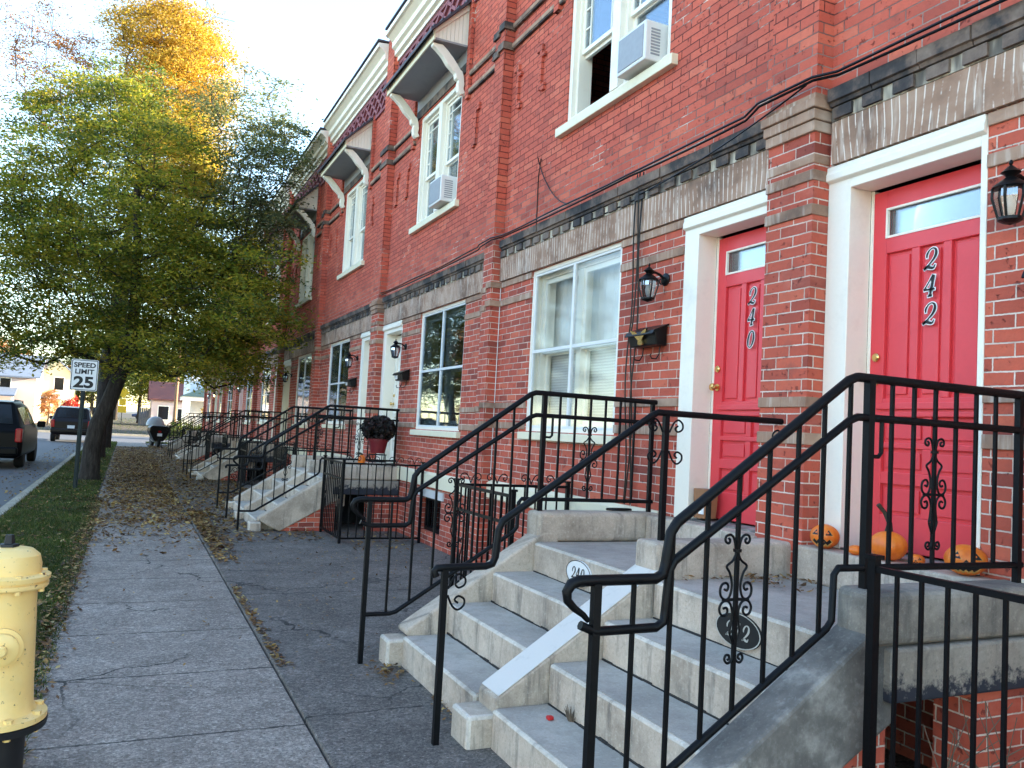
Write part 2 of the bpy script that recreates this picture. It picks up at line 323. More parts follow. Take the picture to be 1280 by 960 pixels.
# ------------------------------------------------------------------ mesh builder
class MB:
    def __init__(s): s.v = []; s.f = []; s.mi = []
    def add(s, vs, fs, mi=0):
        b = len(s.v); s.v += [tuple(p) for p in vs]; s.f += [tuple(b + i for i in f) for f in fs]; s.mi += [mi] * len(fs); return s
    def box(s, x0, x1, y0, y1, z0, z1, mi=0):
        x0, x1 = min(x0, x1), max(x0, x1); y0, y1 = min(y0, y1), max(y0, y1); z0, z1 = min(z0, z1), max(z0, z1)
        return s.add([(x0, y0, z0), (x1, y0, z0), (x1, y1, z0), (x0, y1, z0), (x0, y0, z1), (x1, y0, z1), (x1, y1, z1), (x0, y1, z1)],
              [(0, 3, 2, 1), (4, 5, 6, 7), (0, 1, 5, 4), (1, 2, 6, 5), (2, 3, 7, 6), (3, 0, 4, 7)], mi)
    def prism(s, pts, axis, a0, a1, mi=0):
        # pts 2-D; axis 'y': pts=(x,z); axis 'x': pts=(y,z); axis 'z': pts=(x,y)
        f = {'y': lambda p, a: (p[0], a, p[1]), 'x': lambda p, a: (a, p[0], p[1]), 'z': lambda p, a: (p[0], p[1], a)}[axis]
        n = len(pts); vs = [f(p, a0) for p in pts] + [f(p, a1) for p in pts]
        area = sum(pts[i][0] * pts[(i + 1) % n][1] - pts[(i + 1) % n][0] * pts[i][1] for i in range(n))
        ccw = area > 0
        if axis == 'y': ccw = not ccw
        if a1 < a0: ccw = not ccw
        bot = tuple(range(n)); top = tuple(range(n, 2 * n))
        fs = [bot[::-1], top] + [(i, (i + 1) % n, n + (i + 1) % n, n + i) for i in range(n)]
        if not ccw: fs = [t[::-1] for t in fs]
        return s.add(vs, fs, mi)
    def tube(s, path, r, n=6, mi=0, cap=True, closed=False, flat=None):
        P = [Vector(p) for p in path]; N = len(P)
        rs = r if isinstance(r, (list, tuple)) else [r] * N
        vs = []; up = None
        for i in range(N):
            d = (P[min(i + 1, N - 1)] - P[max(i - 1, 0)])
            if d.length < 1e-9: d = Vector((0, 0, 1))
            d.normalize()
            if up is None:
                up = Vector((0, 0, 1)) if abs(d.z) < .9 else Vector((0, 1, 0))
            a = up - d * up.dot(d)
            if a.length < 1e-5: a = d.orthogonal()
            a.normalize(); b = d.cross(a); up = a
            for k in range(n):
                t = 2 * math.pi * (k + .5) / n
                vs.append(P[i] + (a * math.cos(t) + b * math.sin(t)) * rs[i])
        fs = []
        for i in range(N - 1):
            for k in range(n):
                k2 = (k + 1) % n
                fs.append((i * n + k, i * n + k2, (i + 1) * n + k2, (i + 1) * n + k))
        if cap: fs += [tuple(range(n))[::-1], tuple((N - 1) * n + k for k in range(n))]
        return s.add(vs, fs, mi)
    def sq(s, p, q, w, mi=0): return s.tube([p, q], w * .7071, 4, mi)
    def lathe(s, prof, c=(0, 0, 0), n=24, sx=1, sy=1, mi=0, fn=None):
        vs = []
        for (r, z) in prof:
            for k in range(n):
                t = 2 * math.pi * k / n; rr = r * (fn(t, z) if fn else 1)
                vs.append((c[0] + rr * math.cos(t) * sx, c[1] + rr * math.sin(t) * sy, c[2] + z))
        m = len(prof); fs = []
        for i in range(m - 1):
            for k in range(n):
                k2 = (k + 1) % n; fs.append((i * n + k, i * n + k2, (i + 1) * n + k2, (i + 1) * n + k))
        fs += [tuple(range(n))[::-1], tuple((m - 1) * n + k for k in range(n))]
        return s.add(vs, fs, mi)
    def xf(s, mat):
        s.v = [tuple(mat @ Vector(p)) for p in s.v]
        if mat.determinant() < 0: s.f = [f[::-1] for f in s.f]
        return s
    def mesh(s, name, mats, smooth=False):
        me = bpy.data.meshes.new(name); me.from_pydata(s.v, [], s.f)
        if isinstance(mats, str): mats = [mats]
        for m in mats: me.materials.append(M[m])
        me.polygons.foreach_set('material_index', s.mi)
        if smooth:
            me.polygons.foreach_set('use_smooth', [True] * len(s.f))
            try: me.set_sharp_from_angle(angle=R(smooth if smooth is not True else 40))
            except Exception: pass
        me.update(); return me

def parent(o, p):
    if p is not None: o.parent = p
def link(name, me, par=None, loc=None):
    o = bpy.data.objects.new(name, me); COL.objects.link(o); parent(o, par)
    if loc is not None: o.location = loc
    return o
def obj(name, mb, mats, par=None, smooth=False, bevel=0, bevmat=None, seg=2, loc=None):
    o = link(name, mb.mesh(name, mats, smooth), par, loc)
    if bevel:
        b = o.modifiers.new('bevel', 'BEVEL'); b.width = bevel; b.segments = seg; b.limit_method = 'ANGLE'; b.angle_limit = R(35)
        if bevmat is not None: b.material = bevmat
    return o
def tag(o, label=None, cat=None, group=None, kind=None):
    if label: o['label'] = label
    if cat: o['category'] = cat
    if group: o['group'] = group
    if kind: o['kind'] = kind
    return o
def thing(name, label, cat, loc=(0, 0, 0), rz=0, group=None):
    o = bpy.data.objects.new(name, None); o.empty_display_size = .2; COL.objects.link(o); o.location = loc; o.rotation_euler = (0, 0, rz)
    return tag(o, label, cat, group)
def copytree(o, par=None):
    c = o.copy(); COL.objects.link(c)
    if par is not None: c.parent = par
    for ch in list(o.children): copytree(ch, c)
    return c
def spiral(cx, cz, r0, r1, a0, a1, n=12):
    return [(cx + (r0 + (r1 - r0) * i / n) * math.cos(a0 + (a1 - a0) * i / n), cz + (r0 + (r1 - r0) * i / n) * math.sin(a0 + (a1 - a0) * i / n)) for i in range(n + 1)]
def quads_mesh(name, V, mat):
    """V: (n,4,3) array of separate quads"""
    n = len(V); me = bpy.data.meshes.new(name)
    me.vertices.add(n * 4); me.vertices.foreach_set('co', V.reshape(-1).astype(np.float32))
    me.loops.add(n * 4); me.loops.foreach_set('vertex_index', np.arange(n * 4, dtype=np.int32))
    me.polygons.add(n); me.polygons.foreach_set('loop_start', np.arange(0, n * 4, 4, dtype=np.int32)); me.polygons.foreach_set('loop_total', np.full(n, 4, dtype=np.int32))
    me.materials.append(M[mat]); me.update(calc_edges=True); me.validate(); return me

def smooth_path(P, k=4):
    P = [Vector(p) for p in P]; out = []
    for i in range(len(P) - 1):
        p0, p1, p2, p3 = P[max(0, i - 1)], P[i], P[i + 1], P[min(len(P) - 1, i + 2)]
        for q in range(k):
            t = q / k; out.append(.5 * (2 * p1 + (p2 - p0) * t + (2 * p0 - 5 * p1 + 4 * p2 - p3) * t * t + (-p0 + 3 * p1 - 3 * p2 + p3) * t ** 3))
    return out + [P[-1]]
def islands(mb, tol=.004):
    """split a builder into pieces; islands whose boxes touch stay together"""
    n = len(mb.v); pa = list(range(n))
    def fd(i):
        while pa[i] != i: pa[i] = pa[pa[i]]; i = pa[i]
        return i
    for f in mb.f:
        for i in f[1:]: pa[fd(i)] = fd(f[0])
    roots = {}
    for i in range(n): roots.setdefault(fd(i), []).append(i)
    bb = {r: (np.min([mb.v[i] for i in g], 0) - tol, np.max([mb.v[i] for i in g], 0) + tol) for r, g in roots.items()}
    ks = list(roots); gp = {r: r for r in ks}
    def fg(i):
        while gp[i] != i: i = gp[i]
        return i
    for i in range(len(ks)):
        for j in range(i):
            A_, B_ = bb[ks[i]], bb[ks[j]]
            if np.all(A_[0] <= B_[1]) and np.all(B_[0] <= A_[1]): gp[fg(ks[i])] = fg(ks[j])
    out = {}
    for f, m in zip(mb.f, mb.mi):
        r = fg(fd(f[0])); q, mp = out.setdefault(r, (MB(), {}))
        for i in f:
            if i not in mp: mp[i] = len(q.v); q.v.append(mb.v[i])
        q.f.append(tuple(mp[i] for i in f)); q.mi.append(m)
    return [q for q, _ in out.values()]
def objs(name, mb, mats, par=None, **kw): return [obj(name, q, mats, par, **kw) for q in islands(mb)]

simple('windscreen_grey', (.42, .44, .47), .15, var=.1, spec=.6, bumpv=0)

simple('plaque_cream', (.40, .38, .33), .6, var=.4, scale=60)

simple('joint_dark', (.03, .028, .026), .95, var=.7, scale=25)
# ------------------------------------------------------------------ the brick row
XW = 3.6; A0 = 3.77; HW = 4.625; PERIOD = 2 * HW
CACHE = {}
MIR = Matrix.Scale(-1, 4, (0, 1, 0))
def hp(name, key, sgn, fn, mats, par, smooth=False, bevel=0, seg=2):
    k = (key, sgn)
    if k not in CACHE:
        mb = fn()
        if sgn < 0: mb.xf(MIR)
        CACHE[k] = mb.mesh(name, mats, smooth)
    o = link(name, CACHE[k], par)
    if bevel:
        b = o.modifiers.new('bevel', 'BEVEL'); b.width = bevel; b.segments = seg; b.limit_method = 'ANGLE'; b.angle_limit = R(35)
    return o
def hps(name, key, sgn, fn, mats, par, **kw):
    if (key, 'split') not in CACHE: CACHE[(key, 'split')] = islands(fn())
    return [hp(name, key + str(i), sgn, lambda q=q: (lambda m: (m.v.extend(q.v), m.f.extend(q.f), m.mi.extend(q.mi), m)[3])(MB()), mats, par, **kw) for i, q in enumerate(CACHE[(key, 'split')])]
# openings in local y (away from the door axis) and z
DOOR = (.19, 1.18, .90, 3.135); LWIN = (2.04, 3.72, 1.53, 3.135); BWIN = (2.5, 3.25, .22, .66); UWIN = (1.48, 3.16, 4.46, 6.08)
TOPW = 7.44; DEP = .13
def wall_mb():
    mb = MB(); holes = [DOOR, LWIN, BWIN, UWIN]
    ys = sorted({0, HW} | {h[i] for h in holes for i in (0, 1)}); zs = sorted({-.3, TOPW} | {h[i] for h in holes for i in (2, 3)})
    for i in range(len(ys) - 1):
        for j in range(len(zs) - 1):
            cy_, cz_ = (ys[i] + ys[i + 1]) / 2, (zs[j] + zs[j + 1]) / 2
            if any(h[0] < cy_ < h[1] and h[2] < cz_ < h[3] for h in holes): continue
            mb.add([(0, ys[i], zs[j]), (0, ys[i], zs[j + 1]), (0, ys[i + 1], zs[j + 1]), (0, ys[i + 1], zs[j])], [(0, 1, 2, 3)])
    for y0, y1, z0, z1 in holes:
        d = DEP + .12
        mb.add([(0, y0, z0), (0, y1, z0), (0, y1, z1), (0, y0, z1), (d, y0, z0), (d, y1, z0), (d, y1, z1), (d, y0, z1)],
               [(0, 1, 5, 4), (1, 2, 6, 5), (2, 3, 7, 6), (3, 0, 4, 7)])
    # brick strips that flank the upper window
    for ya, yb in ((1.16, 1.26), (3.37, 3.47)):
        mb.box(-.045, 0, ya, yb, 5.70, 7.0)
    # basement wall set forward a little below the painted water table is omitted: the wall runs down into the ground
    return mb
def shell_mb():
    mb = MB()   # roof, rear and attic floor: keeps the inside dark
    mb.box(.02, 9.0, 0, HW, 7.25, 7.40); mb.box(8.8, 9.0, 0, HW, -.3, 7.25); mb.box(.3, 8.8, 0, HW, 3.5, 3.7)
    return mb
def party_mb():
    mb = MB(); mb.box(.3, 8.8, HW - .05, HW, 0, 7.25); return mb
def pil_mb():
    mb = MB(); mb.box(-.12, .0, 0, .19, -.3, 3.40); mb.box(-.12, 0, 0, .19, 3.56, 7.98); return mb
def pil2_mb():
    mb = MB(); mb.box(-.12, 0, HW - .125, HW, -.3, 7.98); return mb
def corbel_mb():
    mb = MB(); mb.box(-.126, 0, 0, .195, 3.150, 3.205); mb.box(-.140, 0, 0, .203, 3.335, 3.398); mb.box(-.152, 0, 0, .212, 3.401, 3.462); mb.box(-.166, 0, 0, .224, 3.465, 3.520); mb.box(-.142, 0, 0, .206, 3.523, 3.56)
    return mb
def bands_mb():
    mb = MB()
    for za, zb in ((3.070, 3.132), (2.868, 2.932), (1.757, 1.817), (1.545, 1.612)):
        for ya, yb in ((1.182, 2.038), (3.722, HW - .125)): mb.box(-.014, .05, ya, yb, za, zb)
        mb.box(-.132, .0, 0, .196, za - .02, zb - .02)
        mb.box(-.134, 0, HW - .137, HW, za, zb)
    return mb
def arch_mb():
    mb = MB(); mb.box(-.032, .0, .23, HW - .14, 3.139, 3.388); return mb
def dent_mb():
    mb = MB(); mb.box(-.036, 0, .23, HW - .14, 3.390, 3.469)
    y = .26
    while y < HW - .3:
        mb.box(-.054, -.034, y, y + .128, 3.398, 3.462, 1); y += .203
    return mb
def ledge_mb():
    mb = MB(); y = .235
    for i in range(30):
        if y > HW - .2: break
        y2 = min(y + .30, HW - .14); j = .004 * math.sin(i * 2.7)
        mb.prism([(0, 3.471), (-.055, 3.472), (-.062 + j, 3.492), (-.078 + j, 3.497), (-.080 + j, 3.570 + j), (-.02, 3.592), (0, 3.592)], 'y', y, y2 - .006); y = y2
    return mb
def watertable_mb():
    mb = MB(); mb.prism([(0, .80), (-.045, .80), (-.045, .955), (-.005, .985), (0, .985)], 'y', 1.36, HW); return mb
def belts_mb():
    mb = MB()
    for ya, yb, za in ((.215, 1.158, 5.975), (.215, 1.30, 5.745), (3.47, HW - .15, 5.975), (3.30, HW - .15, 5.745)):
        mb.box(-.040, 0, ya, yb, za + .018, za + .06, 1); mb.box(-.034, 0, ya, yb, za, za + .018)  # thin lower strip: shadow line and black dirt under the belt, as colour
    for za, zb in ((5.965, 6.045), (5.735, 5.815)):
        mb.box(-.145, 0, 0, .215, za, zb); mb.box(-.145, 0, HW - .15, HW, za, zb)
    return mb
def orn_mb():
    mb = MB()   # corbelled brick drops beside the pilasters
    for y in (.44, .98, 3.72, 4.28):
        mb.box(-.03, 0, y, y + .05, 5.02, 5.50); mb.box(-.03, 0, y + .05, y + .12, 5.44, 5.52); mb.box(-.03, 0, y - .07, y, 5.00, 5.07); mb.box(-.03, 0, y - .06, y, 5.36, 5.40)
    return mb
def frieze_mb():
    mb = MB()
    mb.box(-.03, 0, .19, HW - .125, 6.93, 6.985); mb.box(-.012, 0, .19, HW - .125, 6.985, 7.40); mb.box(-.04, 0, .19, HW - .125, 7.385, 7.44)
    n = 26; w = (HW - .34) / n
    for r_, za in enumerate((7.00, 7.13, 7.26)):
        for i in range(n):
            y = .2 + i * w; s = 1 if (i + r_) % 2 else -1
            a, b = (za, za + .10) if s > 0 else (za + .10, za)
            mb.add([(-.05, y, a - .028), (-.05, y + w * .92, b - .028), (-.05, y + w * .92, b + .028), (-.05, y, a + .028),
                    (-.01, y, a - .028), (-.01, y + w * .92, b - .028), (-.01, y + w * .92, b + .028), (-.01, y, a + .028)],
                   [(3, 2, 1, 0), (0, 1, 5, 4), (1, 2, 6, 5), (2, 3, 7, 6), (3, 0, 4, 7)])
    return mb
def cornice_mb():
    mb = MB(); mb.prism([(0, 7.44), (-.07, 7.44), (-.07, 7.50), (-.12, 7.52), (-.12, 7.60), (-.17, 7.63), (-.17, 7.72), (-.25, 7.79), (-.29, 7.80), (-.29, 7.865), (0, 7.90)], 'y', .20, HW - .13); return mb
def cornice_cap_mb():
    mb = MB(); mb.box(-.305, .2, .20, HW - .13, 7.902, 7.93); return mb
def cap_mb():
    mb = MB(); mb.box(-.16, .25, 0, .22, 7.98, 8.05); mb.box(-.16, .25, HW - .16, HW, 7.98, 8.05); return mb
# hood over the upper window
H0, H1 = 1.27, 3.36
def hood_mb():
    mb = MB()   # soffit box and fascia
    mb.box(-.47, .0, H0 + .03, H1 - .03, 6.40, 6.425, 1)
    mb.box(-.49, -.472, H0, H1, 6.385, 6.50, 0)
    return mb
def cheek_mb(y):
    mb = MB()
    for i in range(9):
        xa, xb = -.472 + i * .0524, -.472 + (i + 1) * .0524 - .004
        f = lambda x: 6.49 + (x + .49) / .49 * .50
        mb.prism([(xa, 6.402), (xb, 6.402), (xb, f(xb)), (xa, f(xa))], 'y', y - .012, y + .012)
    ya = y + .014 if y > 2 else y - .034
    mb.prism([(-.50, 6.45), (-.50, 6.50), (-.002, 7.0), (-.002, 6.91)], 'y', ya, ya + .02)
    return mb
def hoodroof_mb():
    mb = MB(); mb.prism([(-.55, 6.455), (-.55, 6.50), (-.52, 6.52), (0, 7.05), (0, 7.005)], 'y', H0 - .06, H1 + .06)
    for i in range(5): 
        x = -.52 + .104 * i; z = 6.535 + (x + .52) / .52 * .53
        mb.box(x, x + .02, H0 - .06, H1 + .06, z - .02, z + .012)
    return mb
def bracket_mb(y):
    mb = MB()
    P = [(-.47, 6.385), (-.34, 6.385), (-.27, 6.33), (-.19, 6.25), (-.13, 6.18), (-.085, 6.12), (-.055, 6.10), (-.035, 6.04), (-.02, 5.95), (-.03, 5.88), (0, 5.83), (-.06, 5.80), (-.10, 5.84), (-.11, 5.92), (-.10, 5.98), (-.14, 6.00), (-.15, 6.06), (-.20, 6.10), (-.26, 6.15), (-.33, 6.24), (-.41, 6.31), (-.47, 6.35)]
    mb.prism(P, 'y', y - .045, y + .045); return mb
def hoodlintel_mb():
    mb = MB(); mb.box(-.02, .05, 1.30, 3.33, 6.10, 6.22); mb.box(-.012, .0, 1.28, 3.35, 6.22, 6.40, 1); return mb
# windows
def frame(mb, y0, y1, z0, z1, w, xa, xb, mi=0, wb=None, wt=None):
    wb = w if wb is None else wb; wt = w if wt is None else wt
    mb.box(xa, xb, y0, y0 + w, z0, z1, mi); mb.box(xa, xb, y1 - w, y1, z0, z1, mi)
    mb.box(xa, xb, y0 + w, y1 - w, z0, z0 + wb, mi); mb.box(xa, xb, y0 + w, y1 - w, z1 - wt, z1, mi)
def lwin_mb():
    mb = MB(); y0, y1, z0, z1 = LWIN
    frame(mb, y0, y1, z0, z1, .035, .012, .235, 0); frame(mb, y0 + .035, y1 - .035, z0 + .035, z1 - .035, .05, .09, .23, 0)
    return mb
def lstorm_mb():
    mb = MB(); y0, y1, z0, z1 = LWIN; y0 += .036; y1 -= .036; z0 += .036; z1 -= .036; c = (y0 + y1) / 2
    frame(mb, y0, y1, z0, z1, .022, .02, .045); mb.box(.018, .045, c - .02, c + .02, z0 + .022, z1 - .022)
    mb.box(.022, .043, y0 + .022, c - .02, 2.305, 2.335); mb.box(.022, .043, c + .02, y1 - .022, 2.305, 2.335)
    return mb
def lsash_mb():
    mb = MB(); y0, y1, z0, z1 = LWIN; y0 += .086; y1 -= .086; z0 += .086; z1 -= .086; c = (y0 + y1) / 2
    for a, b in ((y0, c - .04), (c + .04, y1)):
        frame(mb, a, b, z0, 2.33, .045, .15, .18); frame(mb, a, b, 2.30, z1, .045, .11, .14)
    mb.box(.10, .2, c - .04, c + .04, z0, z1); return mb
def lpane_mb():
    mb = MB(); y0, y1, z0, z1 = LWIN; mb.box(.030, .034, y0 + .05, y1 - .05, z0 + .05, z1 - .05); return mb
def lsill_mb():
    mb = MB(); mb.prism([(.10, 1.53), (-.055, 1.517), (-.055, 1.447), (.0, 1.447), (.10, 1.447)], 'y', 1.985, 3.775); return mb
def back_mb(win, x, inset=.02, z0=None, z1=None):
    mb = MB(); y0, y1, a, b = win; mb.box(x, x + .01, y0 + inset, y1 - inset, z0 or a + .02, z1 or b - .02); return mb
def folds_mb(win, x, ya, yb):
    mb = MB(); n = 40; vs = []; fs = []
    for i in range(n + 1):
        y = ya + (yb - ya) * i / n; d = .018 * math.sin(i * 1.9) + .008 * math.sin(i * .7)
        vs += [(x + d, y, win[2] + .03), (x + d * .6, y, win[3] - .03)]
    for i in range(n): fs.append((2 * i, 2 * i + 1, 2 * i + 3, 2 * i + 2))
    return mb.add(vs, fs)
def uwin_mb():
    mb = MB(); y0, y1, z0, z1 = UWIN; c = (y0 + y1) / 2
    frame(mb, y0, y1, z0, z1, .06, .015, .22); mb.box(.005, .22, c - .065, c + .065, z0 + .06, z1 - .06)
    frame(mb, y0 + .06, c - .065, z0 + .06, z1 - .06, .035, .06, .2); frame(mb, c + .065, y1 - .06, z0 + .06, z1 - .06, .035, .06, .2)
    return mb
def usash_mb(half, lift=0.0):
    mb = MB(); y0, y1, z0, z1 = UWIN; c = (y0 + y1) / 2
    a, b = (y0 + .095, c - .10) if half == 0 else (c + .10, y1 - .095)
    za, zb = z0 + .095, z1 - .095; m = 5.17
    frame(mb, a, b, m - .03, zb, .04, .085, .115)                         # upper sash with small border lights
    for t in (.085,): 
        mb.box(.09, .11, a + .04 + t, a + .055 + t, m, zb - .04); mb.box(.09, .11, b - .055 - t, b - .04 - t, m, zb - .04)
    mb.box(.09, .11, a + .04, b - .04, zb - .15, zb - .135)
    for q in (.25, .5, .75):
        z = m + (zb - .04 - m) * q
        mb.box(.09, .11, a + .04, a + .04 + .085, z, z + .014); mb.box(.09, .11, b - .04 - .085, b - .04, z, z + .014)
    frame(mb, a, b, za + lift, m + lift, .045, .12, .15)
    return mb
def upane_mb(half, lift=0.0):
    mb = MB(); y0, y1, z0, z1 = UWIN; c = (y0 + y1) / 2
    a, b = (y0 + .13, c - .13) if half == 0 else (c + .13, y1 - .13)
    mb.box(.098, .102, a, b, 5.18, z1 - .13); mb.box(.133, .137, a, b, z0 + .13 + lift, 5.14 + lift); return mb
def usill_mb():
    mb = MB(); mb.prism([(.12, 4.46), (-.06, 4.45), (-.06, 4.365), (.12, 4.365)], 'y', 1.37, 3.27); return mb
def bwin_mb():
    mb = MB(); y0, y1, z0, z1 = BWIN; frame(mb, y0, y1, z0, z1, .05, .06, .12)
    for i in range(1, 5):
        y = y0 + (y1 - y0) * i / 5; mb.box(.05, .064, y - .008, y + .008, z0 + .05, z1 - .05)
    return mb
def blint_mb():
    mb = MB(); mb.box(-.02, .1, BWIN[0] - .1, BWIN[1] + .1, BWIN[3], BWIN[3] + .10); return mb
# doors: seen from the street the wide casing is always on the far side (+Y), so this one follows the world, not the mirror
def door_frame_mb(s):
    mb = MB(); y0, y1, z0, z1 = DOOR
    lo, hi = (y0, y1) if s > 0 else (-y1, -y0)
    wl, wh = .035, .165
    mb.box(-.004, .16, lo + .002, lo + wl, .965, z1 - .002); mb.box(-.004, .16, hi - wh, hi - .002, .965, z1 - .002)
    mb.box(-.004, .16, lo + wl, hi - wh, z1 - .15, z1 - .002)
    mb.prism([(-.004, z1 - .10), (-.03, z1 - .085), (-.03, z1 - .05), (-.022, z1 - .03), (-.022, z1 - .004), (-.004, z1 - .004)], 'y', lo + .004, hi - .004)
    # rebate
    mb.box(.158, .24, lo + wl - .001, lo + wl + .02, .965, z1 - .15); mb.box(.158, .24, hi - wh - .02, hi - wh + .001, .965, z1 - .15)
    return mb
def dspan(s):
    y0, y1, z0, z1 = DOOR; lo, hi = (y0, y1) if s > 0 else (-y1, -y0)
    return lo + .035 + .004, hi - .165 - .004
DZ1 = 2.968
def door_mb(s):
    mb = MB(); a, b = dspan(s); z0 = .985; x = .165
    g0, g1 = 2.70, 2.86
    st = .105
    # stiles, rails
    mb.box(x, x + .045, a, a + st, z0, DZ1); mb.box(x, x + .045, b - st, b, z0, DZ1)
    for za, zb in ((z0, 1.17), (1.335, 1.40), (1.53, 1.56), (1.70, 1.80), (2.61, g0), (g1, DZ1)): mb.box(x, x + .045, a + st, b - st, za, zb)
    mb.box(x - .02, x, a + st - .03, b - st + .03, 1.74, 1.775); mb.box(x - .012, x, a + st - .03, b - st + .03, 1.70, 1.725)
    # upper panels: three, with two mullions; lower: rows of two
    iw = (b - a - 2 * st); mw = .05
    for k in (1, 2):
        y = a + st + iw * k / 3; mb.box(x, x + .045, y - mw / 2, y + mw / 2, 1.80, 2.61)
    y = (a + b) / 2
    for za, zb in ((1.56, 1.70), (1.40, 1.53), (1.17, 1.335)): mb.box(x, x + .045, y - mw / 2, y + mw / 2, za, zb)
    # recessed field and raised centres
    mb.box(x + .022, x + .04, a + st, b - st, z0 + .02, g0)
    def raised(ya, yb, za, zb):
        m = .022; mb.prism([(ya + m, za + m), (yb - m, za + m), (yb - m, zb - m), (ya + m, zb - m)], 'x', x + .010, x + .03)
    for k in range(3):
        ya = a + st + iw * k / 3 + (mw / 2 if k else 0); yb = a + st + iw * (k + 1) / 3 - (mw / 2 if k < 2 else 0); raised(ya, yb, 1.80, 2.61)
    for za, zb in ((1.56, 1.70), (1.40, 1.53), (1.17, 1.335)):
        raised(a + st, y - mw / 2, za, zb); raised(y + mw / 2, b - st, za, zb)
    return mb
def door_light_mb(s):
    mb = MB(); a, b = dspan(s); mb.box(.178, .186, a + .10, b - .10, 2.695, 2.865); return mb
def door_bead_mb(s):
    mb = MB(); a, b = dspan(s); frame(mb, a + .10, b - .10, 2.695, 2.865, .012, .160, .178); return mb
def sill_mb(s):
    mb = MB(); y0, y1, z0, z1 = DOOR; lo, hi = (y0, y1) if s > 0 else (-y1, -y0)
    mb.box(.0, .24, lo, hi, .90, .972); return mb
def basedark_mb():
    mb = MB(); mb.box(.10, .24, DOOR[0], DOOR[1], .972, .985); return mb
def knob_mb(s, z, big):
    mb = MB(); a, b = dspan(s); y = b - .06
    prof = [(.0, 0), (.026, .001), (.026, .008), (.012, .012), (.011, .03), (.022, .036), (.028, .048), (.024, .06), (.0, .066)] if big else [(0, 0), (.024, .001), (.024, .012), (.017, .02), (0, .022)]
    mb.lathe(prof, n=16); mb.xf(Matrix.Translation((.165, y, z)) @ Matrix.Rotation(R(-90), 4, 'Y')); return mb

# house numbers, drawn as italic strokes
DIG = {
 '2': [[(-.30, .55, .5), (-.33, .72, .8), (-.18, .92, .5), (.06, 1.0, .45), (.30, .90, .9), (.36, .68, 1.15), (.24, .46, .9), (-.02, .24, .55), (-.36, .02, .45)], [(-.38, .0, .5), (-.16, .09, .9), (.10, .05, 1.1), (.33, .03, .7), (.42, .18, .35)]],
 '4': [[(.08, 1.0, .7), (-.12, .72, .4), (-.40, .34, .55)], [(-.42, .31, .6), (-.1, .33, .7), (.40, .33, .6)], [(.17, 1.02, 1.0), (.14, .5, 1.2), (.10, .02, .9)], [(-.06, .0, .5), (.1, .01, .6), (.26, .02, .4)]],
 '0': [[(0, 1.0, .4), (-.22, .88, .8), (-.34, .5, 1.15), (-.24, .12, .8), (0, 0, .4), (.22, .12, .8), (.34, .5, 1.15), (.24, .88, .8), (0, 1.0, .4)]],
}
def digit(mb, d, cy_, z0, h, x, grow, mi, face=-1):
    def sm(P):
        out = []
        for i in range(len(P) - 1):
            p0 = P[max(0, i - 1)]; p1 = P[i]; p2 = P[i + 1]; p3 = P[min(len(P) - 1, i + 2)]
            for k in range(6):
                t = k / 6
                out.append(tuple(.5 * (2 * b_ + (c_ - a_) * t + (2 * a_ - 5 * b_ + 4 * c_ - d_) * t * t + (-a_ + 3 * b_ - 3 * c_ + d_) * t ** 3) for a_, b_, c_, d_ in zip(p0, p1, p2, p3)))
        return out + [P[-1]]
    for st in DIG[d]:
        S = sm(st) if len(st) > 3 or d == '0' else st
        pts = [((p[0] + p[1] * .22 - .11) * h * .72, p[1] * h, p[2] * h * .065 + grow) for p in S]
        L, Rr = [], []
        for i, p in enumerate(pts):
            q0, q1 = pts[max(0, i - 1)], pts[min(len(pts) - 1, i + 1)]
            dx, dz = q1[0] - q0[0], q1[1] - q0[1]; l = math.hypot(dx, dz) or 1
            ex = grow if i == 0 or i == len(pts) - 1 else 0
            sg = -1 if i == 0 else 1
            px, pz = p[0] + sg * dx / l * ex, p[1] + sg * dz / l * ex
            L.append((px - dz / l * p[2], pz + dx / l * p[2])); Rr.append((px + dz / l * p[2], pz - dx / l * p[2]))
        # y axis on the wall runs to the viewer's left, so flip
        vs = [(x, cy_ - a, z0 + b) for a, b in L] + [(x, cy_ - a, z0 + b) for a, b in Rr]
        n = len(L); mb.add(vs, [(i, i + 1, n + i + 1, n + i) for i in range(n - 1)], mi)
def number_mb(s, txt, zs, h):
    a, b = dspan(s); out = []
    mb = MB(); c = (a + b) / 2 - .01
    for ch, z in zip(txt, zs):
        digit(mb, ch, c, z - h / 2, h, .1515, .0052, 1); digit(mb, ch, c, z - h / 2, h, .1495, 0, 0)
    return mb

